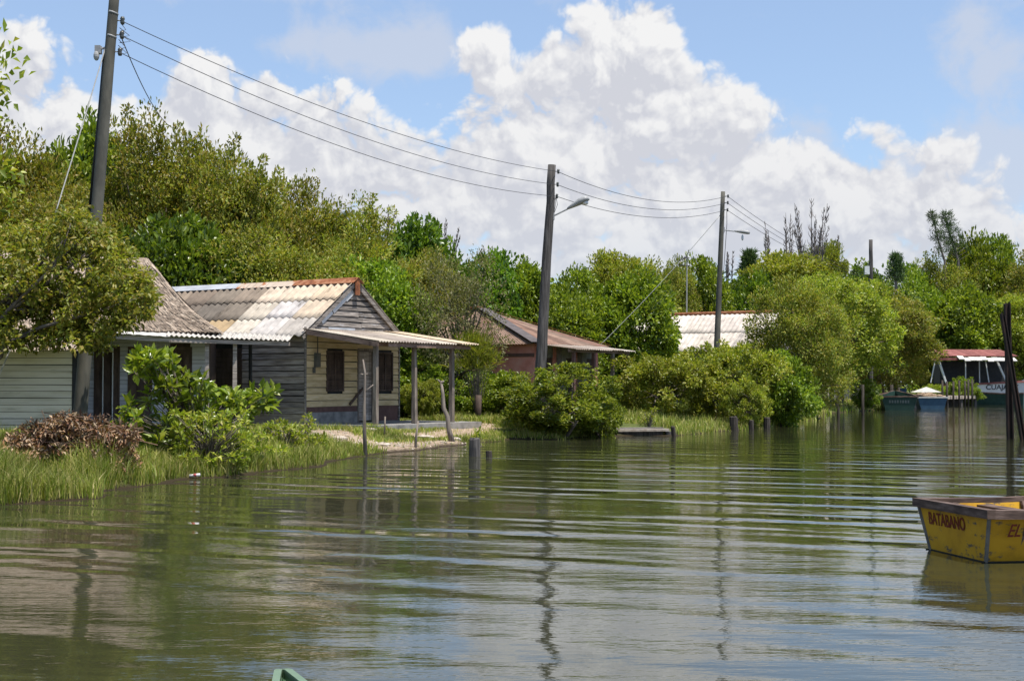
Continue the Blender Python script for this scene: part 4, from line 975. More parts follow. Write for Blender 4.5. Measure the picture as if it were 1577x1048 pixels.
mb = MB(); mb.box(-2.0, -1.2, -.03, -.002, -.1, 2.0); mb.build('door', MAT['brown'], WHH)

# ------------------------------------------------------------------ utility poles, lamps and wires
def pole(name, label, base, top, r0, r1, mat, bends=0.0):
    base, top = Vector(base), Vector(top); t = thing(name, label, 'utility pole', base, 0, 'utility poles along the bank')
    mb = MB(); d = top - base; n = 14; pts = []; rr = []
    rg = random.Random(int(top.x * 100))
    for k in range(n + 1):
        u = k / n; pts.append(d * u + Vector((rg.gauss(0, bends), rg.gauss(0, bends), 0)) * (0 < k < n)); rr.append(r0 + (r1 - r0) * u)
    pts.insert(0, Vector((0, 0, -.6))); rr.insert(0, r0)
    mb.tube(pts, rr, 12); mb.build('shaft', MAT[mat], t, smooth=True)
    return t, base
def insul(t, base, p, r):
    mb = MB(); q = Vector(p) - base; mb.tube([q - Vector((.16, 0, 0)), q + Vector((.03, 0, 0))], .012, 5); mb.tube([q + Vector((.03, 0, -.07)), q + Vector((.03, 0, -.03)), q + Vector((.03, 0, 0)), q + Vector((.03, 0, .03)), q + Vector((.03, 0, .07))], [.03, .045, .03, .045, .03], 8)
    mb.build('insulator', MAT['ceramic'], t, smooth=True)
def lamp(t, base, a, b, big, white=False, drop_lens=False):
    a, b = Vector(a) - base, Vector(b) - base; d = (b - a); m = a + d * .42
    mb = MB(); mb.tube([a - d * .06, a + d * .2, m], [.028, .026, .026], 7); mb.obox(a, (.10, .12, .22)); arm = mb.build('lamp_arm', MAT['lamp_grey'], t, smooth=False)
    mb = MB(); e = d.normalized(); up = Vector((0, 0, 1)) - e * e.z; up.normalize(); sd_ = e.cross(up); L = d.length * .6
    prof = [(0, .03, .03), (.12, .055, .05), (.35, .085, .075), (.6, .12, .10), (.85, .13, .10), (.97, .10, .07), (1, .05, .03)]; vs = []
    for (u, wv, hv) in [(q[0], q[1] * big, q[2] * big) for q in prof]:
        c = m + e * L * u
        for k in range(10): th = 2 * math.pi * k / 10; vs.append(c + sd_ * wv * math.cos(th) + up * hv * (math.sin(th) if math.sin(th) > 0 else .45 * math.sin(th)))
    n = 10; fs = [(i * n + k, i * n + (k + 1) % n, (i + 1) * n + (k + 1) % n, (i + 1) * n + k) for i in range(len(prof) - 1) for k in range(n)] + [tuple(range(n))[::-1], tuple((len(prof) - 1) * n + k for k in range(n))]
    mb.add(vs, fs); hd = mb.build('lamp_head', MAT['lamp_grey'], t, smooth=True)
    mb = MB(); mb.ellipsoid(m + e * L * .78 - up * .07, (.10, .10, .075)) if not drop_lens else mb.ellipsoid(m + e * L * .5 - up * .22 + e * .05, (.05, .05, .13)); mb.build('lamp_glass', MAT['lamp_white'], hd, smooth=True)
T1 = pt(179, -40, 25.6); B1 = pt(119, 680, 25.6); B1.z = .40
P1t, P1b = pole('utility_pole', 'nearest and thickest utility pole, rising past the thatched house with its top cut off', B1, T1, .128, .088, 'pole_concrete')
on1 = lambda py, dx=0: pt(np.interp(py, [-40, 318, 680], [179, 150, 119]) + dx, py, 25.6)
W1 = [on1(32, 13), on1(54, 14), on1(80, 13)]
for p in W1: insul(P1t, P1b, p, .1)
mb = MB(); mb.tube([on1(75, -8) - P1b, on1(95, -9) - P1b, on1(330, -11) - P1b], .022, 6); mb.tube([on1(97, -7) - P1b, on1(200, -9.5) - P1b, on1(330, -11.5) - P1b], .03, 6); mb.build('conduit', MAT['black'], P1t, smooth=True)
mb = MB(); p = on1(77, -18) - P1b; mb.obox(p, (.10, .14, .14)); mb.ellipsoid(p + Vector((-.02, -.05, -.12)), (.055, .055, .09)); mb.tube([p + Vector((.12, 0, .04)), p], .02, 6); mb.build('junction_box', MAT['lamp_grey'], P1t)
for py in (20, 56): mb = MB(); p = on1(py) - P1b; mb.tube([p - Vector((0, 0, .015)), p + Vector((.01, 0, .015))], .097, 14); mb.build('clamp_band', MAT['lamp_grey'], P1t, smooth=True)
mb = MB()
for k in range(5):
    a = on1(34 + 9 * k, 12) - P1b; b = on1(48 + 9 * k, 14 + 4 * (k % 2)) - P1b; m = (a + b) / 2 + Vector((.10 + .05 * (k % 3), 0, -.06)); mb.tube([a, m, b], .007, 4)
mb.build('jumper_wires', MAT['wire'], P1t)
T2 = pt(850, 254, 43.8); B2 = pt(828, 640, 43.8); B2.z = .35
P2t, P2b = pole('utility_pole', 'leaning split wooden pole with a tilted lamp beside the red house', B2, T2, .19, .125, 'pole_wood', .012)
on2 = lambda py, dx=0: pt(np.interp(py, [254, 640], [850, 828]) + dx, py, 43.8)
W2 = [on2(264, 9), on2(284, 9), on2(302, 9)]
for p in W2: insul(P2t, P2b, p, .1)
lamp(P2t, P2b, on2(333, 6), pt(906, 306, 43.5), 1.45)
mb = MB()
for k in range(3): mb.tube([on2(302, 9) - P2b, on2(315, 12 - 3 * k) - P2b, on2(330, 7) - P2b], .008, 4)
mb.build('jumper_wires', MAT['wire'], P2t)
T3 = pt(1113.5, 295, 60); B3 = pt(1100, 620, 60); B3.z = .4
P3t, P3b = pole('utility_pole', 'slim upright pole with a level white lamp in front of the white roof', B3, T3, .15, .09, 'pole_concrete')
on3 = lambda py, dx=0: pt(np.interp(py, [295, 620], [1113.5, 1100]) + dx, py, 60)
W3 = [on3(302, 7), on3(312, 7), on3(323, 7)]
for p in W3: insul(P3t, P3b, p, .1)
lamp(P3t, P3b, on3(354, 3), pt(1154, 359, 59.7), 1.2, drop_lens=True)
mb = MB(); mb.tube([on3(324, 7) - P3b, on3(345, 8) - P3b, on3(420, 6) - P3b], .012, 4); mb.build('jumper_wires', MAT['wire'], P3t)
T4 = pt(1341, 369, 86); B4 = pt(1340, 610, 86); B4.z = .4
P4t, P4b = pole('utility_pole', 'short weathered pole with a white dome lamp rising from the far trees', B4, T4, .17, .11, 'pole_wood', .015)
W4 = [pt(1337, 421, 86), pt(1337, 424, 86), pt(1337, 427, 86)]
mb = MB(); mb.obox(pt(1335, 416, 85.9) - P4b, (.28, .2, .5)); mb.build('junction_box', MAT['lamp_white'], P4t)
mb = MB(); p = pt(1343.5, 444, 85.6) - P4b; n = 12; prof = [(.02, .16), (.14, .14), (.24, .06), (.27, -.02), (.25, -.06)]
mb.add([p + Vector((r * math.cos(2 * math.pi * k / n), r * math.sin(2 * math.pi * k / n), z)) for r, z in prof for k in range(n)], [(i * n + k, i * n + (k + 1) % n, (i + 1) * n + (k + 1) % n, (i + 1) * n + k) for i in range(len(prof) - 1) for k in range(n)] + [tuple(range(n))[::-1]] + [tuple(4 * n + k for k in range(n))])
mb.tube([p + Vector((-.02, .3, .2)), p + Vector((0, 0, .15))], .02, 5)
mb.build('lamp_head', MAT['lamp_white'], P4t, smooth=True)
M5 = pt(1056, 500, 74); M5.z = .4; top5 = pt(1058, 394, 74)
MS = thing('lamp_mast', 'thin mast with a dark lamp head and small crossbar above the white roof', 'lamp mast', M5)
mb = MB(); mb.tube([(0, 0, -.3), (top5 - M5) * .5, top5 - M5], [.05, .04, .03], 6); mb.build('shaft', MAT['lamp_grey'], MS)
mb = MB(); q = pt(1057, 409, 74) - M5; mb.tube([q - Vector((.4, 0, -.02)), q + Vector((.2, 0, 0))], .03, 5); mb.build('crossbar', MAT['black'], MS)
mb = MB(); q = pt(1055, 397.5, 74) - M5; mb.hexa([q + Vector(v) for v in ((-.30, -.14, -.16), (.06, -.14, .0), (.06, .14, .0), (-.30, .14, -.16), (-.22, -.1, -.02), (.14, -.1, .12), (.14, .1, .12), (-.22, .1, -.02))]); mb.build('lamp_head', MAT['black'], MS)
mb = MB(); mb.ellipsoid(q + Vector((.17, 0, .06)), (.09, .09, .07)); mb.build('lamp_glass', MAT['lamp_white'], MS)

def wire(name, label, cat, a, b, sag, r, mat='wire', group=None, n=22):
    a, b = Vector(a), Vector(b); mb = MB(); c = (a + b) / 2; pts = []
    for k in range(n + 1): u = k / n; pts.append(a.lerp(b, u) - Vector((0, 0, 4 * sag * u * (1 - u))) - c)
    mb.tube(pts, r, 5); o = mb.build(name, MAT[mat], smooth=True); o.location = c
    return tag(o, label, cat, group)
PWR = 'power lines between the poles'; pos_ = ('top', 'middle', 'bottom')
for k in range(3):
    wire('power_line', f'{pos_[k]} wire of the three between the nearest pole and the tilted lamp pole', 'power line', W1[k], W2[k], .42 + .05 * k, .0075, group=PWR)
    wire('power_line', f'{pos_[k]} wire of the three between the tilted lamp pole and the slim pole', 'power line', W2[k], W3[k], .55 - .03 * k, .0095, group=PWR)
    wire('power_line', f'{pos_[k]} wire of the three running from the slim pole to the far dome lamp pole', 'power line', W3[k], W4[k], .45, .010, group=PWR)
wire('service_wire', 'single wire dropping steeply from the nearest pole into the treetops', 'power line', on1(54, 14), pt(262, 195, 41), .25, .010)
wire('guy_rope', 'pale guy rope slanting down left from the nearest pole', 'guy wire', on1(58, -4), pt(85, 330, 25.0), .02, .012, 'rope')
wire('guy_wire', 'slanting pale stay wire above the red house porch', 'guy wire', on3(330, -2), pt(918, 537, 60.5), .15, .013, 'rope')
wire('guy_rope', 'short end of pale rope by the dark opening of the green wall', 'guy wire', pt(17, 535, 24.6), pt(-30, 640, 24.4), .02, .014, 'rope')

# ------------------------------------------------------------------ posts, stakes and stumps in the shallows
STK = 'stakes and stumps in the shallows'
def stick(name, label, cat, pts, rad, mat='post', twigs=(), n=7, group=STK):
    P = [Vector(p) for p in pts]; b = P[0].copy(); mb = MB(); mb.tube([p - b for p in P], rad, n)
    for (a, c, r) in twigs: mb.tube([Vector(a) - b, Vector(c) - b], [r, r * .6], 5)
    o = mb.build(name, MAT[mat], smooth=True); o.location = b; return tag(o, label, cat, group)
Y = 31.6
stick('stake', 'tall crooked stake with side twigs in front of the house door', 'stake', [pt(563, 712, Y), pt(561, 660, Y), pt(561, 620, Y), pt(562, 575, Y), pt(559, 553, Y)], [.05, .042, .034, .028, .016],
      twigs=[(pt(561, 604, Y), pt(575, 592, Y), .018), (pt(561, 577, Y), pt(555, 575, Y), .016), (pt(561, 577, Y), pt(567, 575, Y), .016), (pt(561, 626, Y), pt(558, 625, Y), .02)])
Y = 34.2
stick('stake', 'thin dark stake leaning at the water edge below the middle porch post', 'stake', [pt(639, 697, Y), pt(641, 670, Y), pt(644, 648, Y)], [.035, .03, .02])
Y = 37.0
stick('branch_stake', 'bent forked branch stuck upright near the last porch post', 'stake', [pt(697, 682, Y), pt(691, 662, Y), pt(689, 641, Y), pt(683, 628, Y), pt(682, 606, Y), pt(679, 586, Y)], [.085, .066, .056, .06, .042, .03],
      twigs=[(pt(680, 590, Y), pt(674, 584, Y), .03), (pt(680, 590, Y), pt(684, 586, Y), .035)])
Y = 35.8
stick('stake', 'short thin stake stuck in the ground before the porch slab', 'stake', [pt(592, 668, Y), pt(593, 641, Y)], [.022, .022])
Y = 45
stick('fence_post', 'brown fence post standing alone in the grass right of the porch', 'post', [pt(736, 655, Y), pt(737, 608, Y)], [.10, .095], 'brown')
def stump(px, yb, yt, w, label, dark=True, lean=0):
    b = gz(px, yb, 0); r = w / F * b.y / 2; t = pt(px + lean, yt, b.y) - b; mb = MB(); rg = random.Random(px)
    ptsv = [Vector((0, 0, -.5)), Vector((0, 0, .0)), t * .5, t * .93, t]; mb.tube(ptsv, [r * 1.05, r, r * .96, r * .93, r * .72], 11)
    mb.v = [(x + rg.gauss(0, r * .05), y + rg.gauss(0, r * .05), z + (rg.gauss(0, r * .12) if z > t.z * .8 else 0)) for x, y, z in mb.v]
    o = mb.build('stump', MAT['pole_wood'] if not dark else MAT['stake_dark'], smooth=False); o.location = b; tag(o, label, 'stump', STK)
stump(731, 702, 674, 18, 'thick cut stump standing in the water right of the dirt path', False)
stump(753, 703, 694, 10, 'tiny black stump just right of the thick cut stump')
stump(1038, 672, 656, 7, 'pointed black stump at the end of the plank jetty', lean=-2)
stump(1130, 663, 641, 14, 'thick black stump under the bush row, widest of the three'); stump(1157, 662, 647, 8, 'narrow black stump between the two thicker ones'); stump(1181, 660, 642, 11, 'black stump at the right end under the bush row')
for (px, yb, yt, lab) in ((1083, 655, 626, 'thin stake in the grass under the bush row'), (1291, 642, 598, 'left mooring stake under the big waterside tree'), (1329, 640, 592, 'right mooring stake under the big waterside tree')):
    b = gz(px, yb, 0); stick('stake', lab, 'stake', [b - Vector((0, 0, .4)), b, pt(px, yt, b.y)], [.07, .07, .06] if px > 1200 else [.03] * 3, 'stake_dark')
# weathered plank jetty
b = gz(930, 671, 0); e = gz(1033, 671, 0); JT = thing('plank_jetty', 'low weathered plank landing lying at the water edge', 'jetty', (b.x, b.y + .3, 0), math.atan2(e.y - b.y, e.x - b.x))
L = (e - b).length
for k in range(4):
    mb = MB(); mb.obox((L / 2 + rnd.gauss(0, .05), .12 + k * .27, .17 + rnd.gauss(0, .012)), (L - .1 * abs(k - 1), .24, .07), Matrix.Rotation(R(rnd.gauss(0, .8)), 3, 'Y')); mb.build('plank', MAT['stone'] if k == 0 else MAT['wood_grey'], JT)
mb = MB(); mb.box(.1, L - .2, .03, .95, -.5, .115); mb.build('base_log', MAT['stake_dark'], JT)
for x in (-.02, L - .02): mb = MB(); mb.box(x - .08, x + .08, .05, .95, -.6, .12); mb.build('bearer', MAT['pole_wood'], JT)
# two leaning steel posts
for (pb, pm, lab, wd_) in (((1556, 680), (1551, 467), 'upright dark rusty steel post in the water at the right edge', .13), ((1577, 684), (1544, 483), 'leaning rusty steel post crossing the upright one', .10)):
    Yp = 41 if pb[0] == 1556 else 40.2
    b = pt(pb[0], pb[1], Yp); t = pt(pm[0], pm[1], Yp + (.0 if pb[0] == 1556 else .1)); t2 = b + (t - b); b2 = b - (t - b) * .15; o3 = thing('steel_post', lab, 'post', b2, 0, 'steel posts in the water')
    mb = MB(); a, c = Vector((0, 0, 0)), t2 - b2; s = Vector((1, 0, 0)); f = wd_ / 2
    for sx_ in (-1, 1): mb.beam(a + s * sx_ * f * .86, c + s * sx_ * f * .86, .24, .045) if False else mb.hexa([a + Vector((sx_ * f - .018, -.085, 0)), a + Vector((sx_ * f + .018, -.085, 0)), a + Vector((sx_ * f + .018, .085, 0)), a + Vector((sx_ * f - .018, .085, 0)), c + Vector((sx_ * f * .9 - .018, -.085, rnd.gauss(0, .04))), c + Vector((sx_ * f * .9 + .018, -.085, rnd.gauss(0, .04))), c + Vector((sx_ * f * .9 + .018, .085, 0)), c + Vector((sx_ * f * .9 - .018, .085, 0))])
    mb.build('flange', MAT['rust_dark'], o3)
    mb = MB(); mb.hexa([a + Vector((-f + .031, -.02, 0)), a + Vector((f - .031, -.02, 0)), a + Vector((f - .031, .02, 0)), a + Vector((-f + .031, .02, 0)), c + Vector((-f * .9 + .031, -.02, 0)), c + Vector((f * .9 - .031, -.02, 0)), c + Vector((f * .9 - .031, .02, 0)), c + Vector((-f * .9 + .031, .02, 0))]); mb.build('web', MAT['rust_dark'], o3)
# drinks can and stones on the bank
b = gz(300, 735, .02); o = MB(); o.tube([(-.09, 0, .03), (-.085, 0, .03), (.085, 0, .05), (.09, 0, .05)], [.02, .026, .026, .02], 10); CN = thing('drink_can', 'crushed white and red can floating by the grass edge', 'can', b)
o.build('can_body', MAT['can'], CN, smooth=True); o = MB(); o.tube([(-.02, 0, .04), (.03, 0, .045)], .0275, 10); o.build('can_band', MAT['can_red'], CN, smooth=True)
for k, (px, py, s, lab) in enumerate(((575, 698, .28, 'pale flat stone at the water edge beside the tall stake'), (590, 686, .22, 'buff stone on the dirt path right of the tall stake'), (566, 678, .30, 'grey buff stone on the path left end'), (520, 684, .25, 'flat slab at the left end of the dirt path'),
                                      (655, 676, .24, 'stone slab on the path below the middle porch post'), (700, 676, .22, 'stone slab near the bent branch'))):
    b = gz(px, py, .12); b.z = H(b.x, b.y); mb = MB(); mb.ellipsoid((0, 0, .01), (s, s * .6, .07), 9, 5); rg = random.Random(k); mb.v = [(x * rg.uniform(.8, 1.2), y * rg.uniform(.8, 1.2), z * rg.uniform(.7, 1.2)) for x, y, z in mb.v]
    o = mb.build('flat_stone', MAT['stone']); o.location = b; o.rotation_euler = (0, 0, rg.uniform(0, 3)); tag(o, lab, 'stone', 'stones on the bank')

# ------------------------------------------------------------------ boats
def text(body, size, mat, parent, loc, rot, name='lettering', shear=0.0, sx=1.0, extr=.0015):
    cu = bpy.data.curves.new('lettering', 'FONT'); cu.body = body; cu.size = size; cu.extrude = extr; cu.shear = shear; cu.offset = size * .012; cu.align_x = 'CENTER'; cu.align_y = 'CENTER'
    tmp = bpy.data.objects.new('lettering', cu); COL.objects.link(tmp); dg = bpy.context.evaluated_depsgraph_get(); dg.update()
    me = bpy.data.meshes.new_from_object(tmp.evaluated_get(dg)); bpy.data.objects.remove(tmp)
    me.materials.clear(); me.materials.append(mat); o = link(name, me, parent)
    for v in me.vertices: v.co.y += size * .05 * math.sin(v.co.x / size * 5.1 + 1) ; v.co.x += size * .03 * math.sin(v.co.y / size * 9 + v.co.x / size * 3); o.location = loc; o.rotation_euler = rot; o.scale = (sx, 1, 1); return o
def hull(st, th=.03):
    """st: stations (x, half top, half bottom, z bottom, z sheer, rake)"""
    outer = MB(); inner = MB(); n = len(st)
    def ring(s, d, fl): x, ht, hb, zb, zs, rk = s; return [(x + rk * 0, -ht + d, zs), (x + rk, -hb + d, zb + fl), (x + rk, hb - d, zb + fl), (x, ht - d, zs)]
    ov = [p for s in st for p in ring(s, 0, 0)]; iv = [p for s in st for p in ring(s, th, th)]
    fs = []
    for i in range(n - 1):
        a, b = i * 4, i * 4 + 4; fs += [(a, b, b + 1, a + 1), (a + 1, b + 1, b + 2, a + 2), (a + 2, b + 2, b + 3, a + 3)]
    outer.add(ov, fs + [(0, 1, 2, 3), ((n - 1) * 4 + 3, (n - 1) * 4 + 2, (n - 1) * 4 + 1, (n - 1) * 4)])
    iv[0:4] = [(p[0] + th, p[1], p[2]) for p in iv[0:4]]; iv[-4:] = [(p[0] - th, p[1], p[2]) for p in iv[-4:]]
    outer.add(iv, [tuple(reversed(f)) for f in fs] + [(3, 2, 1, 0), ((n - 1) * 4, (n - 1) * 4 + 1, (n - 1) * 4 + 2, (n - 1) * 4 + 3)])
    return outer
def rim(st, w, h, top=.012):
    mb = MB(); n = len(st)
    for sg in (-1, 1):
        for i in range(n - 1):
            a = Vector((st[i][0], sg * st[i][1], st[i][4] + top - h / 2)); b = Vector((st[i + 1][0], sg * st[i + 1][1], st[i + 1][4] + top - h / 2))
            mb.beam(a, b, w, h)
    for s in (st[0], st[-1]):
        if s[1] > .03: mb.beam((s[0], -s[1] - w / 2 - .003, s[4] + top - h / 2 + .003), (s[0], s[1] + w / 2 + .003, s[4] + top - h / 2 + .003), w, h)
    return mb
# yellow boat, right foreground
sY = Vector((.98, .2)); origin = Vector((4.22, 12.62)); wv = Vector((-.2, .98)); mid0 = origin + wv * .65
YB = thing('rowing_boat', 'battered yellow rowing boat with dark gunwale and red lettering at the right edge', 'boat', (mid0.x, mid0.y, 0), math.atan2(.2, .98))
ST = [(0, .65, .47, -.12, .47, .06), (.9, .72, .53, -.14, .46, .0), (1.9, .72, .52, -.14, .48, 0), (2.9, .52, .34, -.10, .53, 0), (3.7, .10, .05, .0, .60, 0)]
hull(ST).build('hull', MAT['boat_yellow'], YB)
rim(ST, .085, .08).build('gunwale', MAT['boat_rim'], YB)
mb = MB(); mb.box(.045, .05, -.485, .485, -.1, .035) if False else None
for sg in (-1, 1):
    for i in range(3):
        a, b = ST[i], ST[i + 1]; f = lambda s, z: s[2] + (s[1] - s[2]) * (z - s[3]) / (s[4] - s[3]) + .006
        mb.add([(a[0], sg * f(a, -.1), -.1), (b[0], sg * f(b, -.1), -.1), (b[0], sg * f(b, .012), .012), (a[0], sg * f(a, .012), .012)], [(0, 1, 2, 3)])
xt = lambda z: .06 * (1 - (z + .12) / .59) - .006
mb.add([(xt(-.1), -.485, -.1), (xt(-.1), .485, -.1), (xt(.01), .515, .01), (xt(.01), -.515, .01)], [(0, 1, 2, 3)]); mb.build('tar_line', MAT['boat_tar'], YB)
mb = MB(); mb.tube([(.06, -.47, -.1), (.0, -.655, .43)], .018, 6); mb.tube([(.06, .47, -.1), (.0, .655, .43)], .018, 6); mb.build('corner_strip', surf('dull_metal_strip', [(.09, .085, .075), (.19, .175, .15)], nscale=8, island=0), YB)
mb = MB(); mb.box(.62, .78, -.66, .66, .38, .41); mb.build('thwart', MAT['boat_rim'], YB)
mb = MB(); mb.box(2.0, 2.28, -.66, .66, .38, .415); mb.build('thwart', MAT['boat_rim'], YB)
for x in (.35, 1.1, 1.5):
    for sg in (-1, 1): mb = MB(); mb.hexa([(x, sg * .5, -.08), (x + .05, sg * .5, -.08), (x + .05, sg * .46, -.08), (x, sg * .46, -.08), (x, sg * .675, .44), (x + .05, sg * .675, .44), (x + .05, sg * .63, .44), (x, sg * .63, .44)]); mb.build('rib', MAT['boat_rim'], YB)
tilt = math.atan2(.06, .59)
text('BATABANO', .165, MAT['letters_red'], YB, (.06 * (1 - .43 / .59) - .006, .13, .305), (R(90) - 0, 0, R(-90)), sx=.78).rotation_euler = Euler((R(90) + tilt, 0, R(-90)), 'XYZ')
fl = math.atan2(.18, .59)
text('EL S', .17, MAT['letters_red'], YB, (.29, -.652, .29), (R(90) + fl, 0, R(3)), shear=.25, sx=.8)
# green boat under the viewer
ax = Vector((-.26, .966)); GB = thing('green_boat', 'rounded green fibreglass boat tip poking in at the bottom edge', 'boat', (-.81, 5.04, 0), math.atan2(-.966, .26))
SG = [(0.0, .008, .006, .30, .585, .0), (.04, .018, .01, .2, .59, 0), (.30, .055, .03, .0, .588, 0), (1.0, .22, .12, -.15, .565, 0), (2.2, .62, .45, -.2, .52, 0), (3.6, .70, .52, -.2, .50, 0), (4.8, .66, .5, -.18, .50, 0)]
hull(SG, .02).build('hull', MAT['fibre_green'], GB)
rim(SG, .026, .03).build('gunwale', MAT['fibre_pale'], GB)
mb = MB(); mb.add([(.03, 0, .575), (.06, -.015, .575), (.36, -.055, .572), (.36, .055, .572), (.06, .015, .575)], [(0, 1, 2, 3, 4)]); mb.build('bow_deck', MAT['fibre_green'], GB)
mb = MB(); mb.box(2.4, 2.7, -.58, .58, .26, .30); mb.build('thwart', MAT['fibre_pale'], GB)
# moored boats by the far jetty
def far_boat(label, mat, pa, pb, Yb, ang, L, beam, sheer, mark=True):
    c = gz((pa + pb) / 2, HOR + EYE * F / Yb, 0); t = thing('moored_boat', label, 'boat', (c.x, c.y, 0), ang, 'boats moored at the far jetty')
    S = [(-L / 2, beam * .45, beam * .33, -.15, sheer, .05), (-L / 6, beam * .5, beam * .38, -.15, sheer * .96, 0), (L / 4, beam * .42, beam * .28, -.12, sheer * 1.1, 0), (L / 2, .05, .03, .1, sheer * 1.35, 0)]
    hull(S, .04).build('hull', MAT[mat], t); rim(S, .09, .08).build('gunwale', MAT['boat_rim'] if mat != 'boat_blue' else MAT['canvas'], t)
    mb = MB(); mb.box(-.2, .12, -beam * .44, beam * .44, sheer * .6, sheer * .68); mb.build('thwart', MAT['boat_rim'], t)
    if mark:
        mb = MB(); rg = random.Random(L); x = -.55
        while x < .55: mb.box(-L / 2 - .005 + .02, -L / 2 + .012, x, x + rg.uniform(.07, .11), sheer * .52, sheer * .72); x += .15
        mb.build('faded_lettering', MAT['letters_pale'], t)
    return t
far_boat('dark green boat moored stern out, nearest of the far boats', 'boat_green', 1352, 1412, 86, R(78), 4.6, 2.3, .85)
bt = far_boat('blue boat heaped with pale canvas and brown nets', 'boat_blue', 1408, 1452, 91, R(80), 4.6, 2.0, .75, False)
far_boat('long dark green boat moored beyond the jetty stakes', 'boat_green', 1500, 1540, 107, R(150), 5.5, 1.8, .9, False)
mb = MB(); rg = random.Random(9)
for k in range(14): mb.ellipsoid((rg.gauss(-1.3, .35), rg.gauss(0, .5), .72 + rg.random() * .2), (rg.uniform(.2, .4), rg.uniform(.2, .4), .12), 7, 5)
o = mb.build('net_heap', MAT['net']); o.location = bt.location; o.rotation_euler = bt.rotation_euler; tag(o, 'brown heap of nets lying in the blue boat', 'nets')
mb = MB(); mb.add([(-.9, -.9, .95), (-.9, .9, .95), (1.2, .8, .95), (1.2, -.8, .95), (-.6, 0, 1.30), (1.1, 0, 1.2), (-.9, -.9, .9), (-.9, .9, .9), (1.2, .8, .9), (1.2, -.8, .9)], [(0, 3, 5, 4), (2, 1, 4, 5), (3, 2, 5), (0, 4, 1), (0, 6, 9, 3), (2, 8, 7, 1)]); o = mb.build('canvas_cover', MAT['canvas']); o.location = bt.location + Vector((.1, 1.0, .08)); o.rotation_euler = bt.rotation_euler; tag(o, 'pale canvas tent stretched over the blue boat', 'tarpaulin')
# upturned pale boat behind the trunks
c = gz(1308, 628, 0); c += Vector((0, 4.5, .42)); UB = thing('upturned_boat', 'pale hull lying ashore behind the forked trunks', 'boat', c, R(8), None)
S = [(-2.6, .5, .3, 0, 1.0, 0), (-.8, .8, .6, 0, 1.15, 0), (.8, .8, .6, 0, 1.15, 0), (2.6, .15, .08, 0, .95, 0)]
mb = hull(S, .04); mb.v = [(x, y, 1.15 - z) for x, y, z in mb.v]; mb.build('hull', surf('bleached_hull', [(.66, .60, .52), (.8, .74, .66)], nscale=2, rough=.8, island=0), UB); mb = rim(S, .08, .07); mb.v = [(x, y, 1.15 - z) for x, y, z in mb.v]; mb.build('gunwale', MAT['boat_rim'], UB)
# jetty
Yj = 97; a = pt(1372, 620, 93); b = pt(1498, 620, 104)
J2 = thing('stone_jetty', 'low jetty of pale slabs behind the moored boats', 'jetty', (a.x, a.y, 0), math.atan2(b.y - a.y, b.x - a.x)); L = math.hypot(b.x - a.x, b.y - a.y)
mb = MB(); mb.box(0, L, -.5, .7, .50, .72); mb.build('deck', MAT['stone'], J2)
for k in range(6): mb = MB(); x = .4 + (L - .8) * k / 5; mb.box(x - .2, x + .2, -.4, .6, -.8, .495); mb.build('pier', MAT['pole_wood'], J2)
for k, (px, yt) in enumerate(((1373, 592), (1451, 585), (1458, 587), (1468, 587), (1477, 585), (1486, 586), (1491, 584), (1497, 584), (1384, 596))):
    Ys = np.interp(px, [1372, 1498], [91, 102]); bs = pt(px, 625, Ys); bs.z = -.5
    names = ('thick dark stake at the bow of the green boat', 'stake at the left end of the row along the jetty', 'second stake from the left in the jetty row', 'third stake from the left in the jetty row', 'fourth stake from the left in the jetty row', 'fifth stake from the left in the jetty row', 'sixth stake from the left in the jetty row', 'last stake at the right end of the jetty row', 'short stake between the green and blue boats')
    stick('mooring_stake', names[k], 'stake', [bs, pt(px + .3, yt, Ys)], .10 if k == 0 else .07, 'stake_dark', group='mooring stakes along the far jetty', n=6)
mb = MB(); c = pt(1383, 599, 97); mb.box(-.5, .5, -.3, .3, -.42, .12)
for k in range(5): mb.box(-.48 + k * .2, -.32 + k * .2, -.32, -.301, -.4, .1)
o = mb.build('blue_crate', MAT['boat_blue']); o.location = (c.x, c.y, 1.16); tag(o, 'grey blue slatted crate standing on the jetty', 'crate')
# tour boat with red roof
p0 = pt(1502, 612, 128); TB = thing('tour_boat', 'white boat with dull red roof, pale awning and dark open cabin', 'boat', (p0.x, p0.y, 0), R(4))
u = 128 / F; X = lambda px: (px - 1502) * u; Zp = lambda py: EYE + (HOR - py) * u
S = [(X(1436), .9, .7, -.2, Zp(592), 0), (X(1470), 1.3, 1.0, -.2, Zp(591), 0), (X(1530), 1.4, 1.1, -.2, Zp(588), 0), (X(1575), 1.2, .8, -.2, Zp(586), 0), (X(1612), .1, .05, 0, Zp(582), 0)]
hull(S, .06).build('hull', MAT['boat_white'], TB); rim(S, .12, .16).build('gunwale', MAT['red_roof'], TB)
mb = MB(); mb.box(X(1442), X(1560), .8, .86, Zp(590), Zp(556)); mb.box(X(1442), X(1446), -.7, .79, Zp(590), Zp(556)); mb.build('cabin_back', MAT['black'], TB)
for i, (pa, pb) in enumerate(((1449, 1438), (1479.5, 1479.5), (1504, 1504), (1516, 1511), (1544, 1529), (1425, 1432))):
    mb = MB(); mb.beam((X(pa), -1.1 + .4 * (i in (2,)), Zp(589)), (X(pb), -1.1 + .4 * (i in (2,)), Zp(556)), .16 if i in (0, 4) else .1, .16 if i in (0, 4) else .08); mb.build('cabin_post', MAT['boat_white'], TB)
mb = MB(); y0 = -1.5
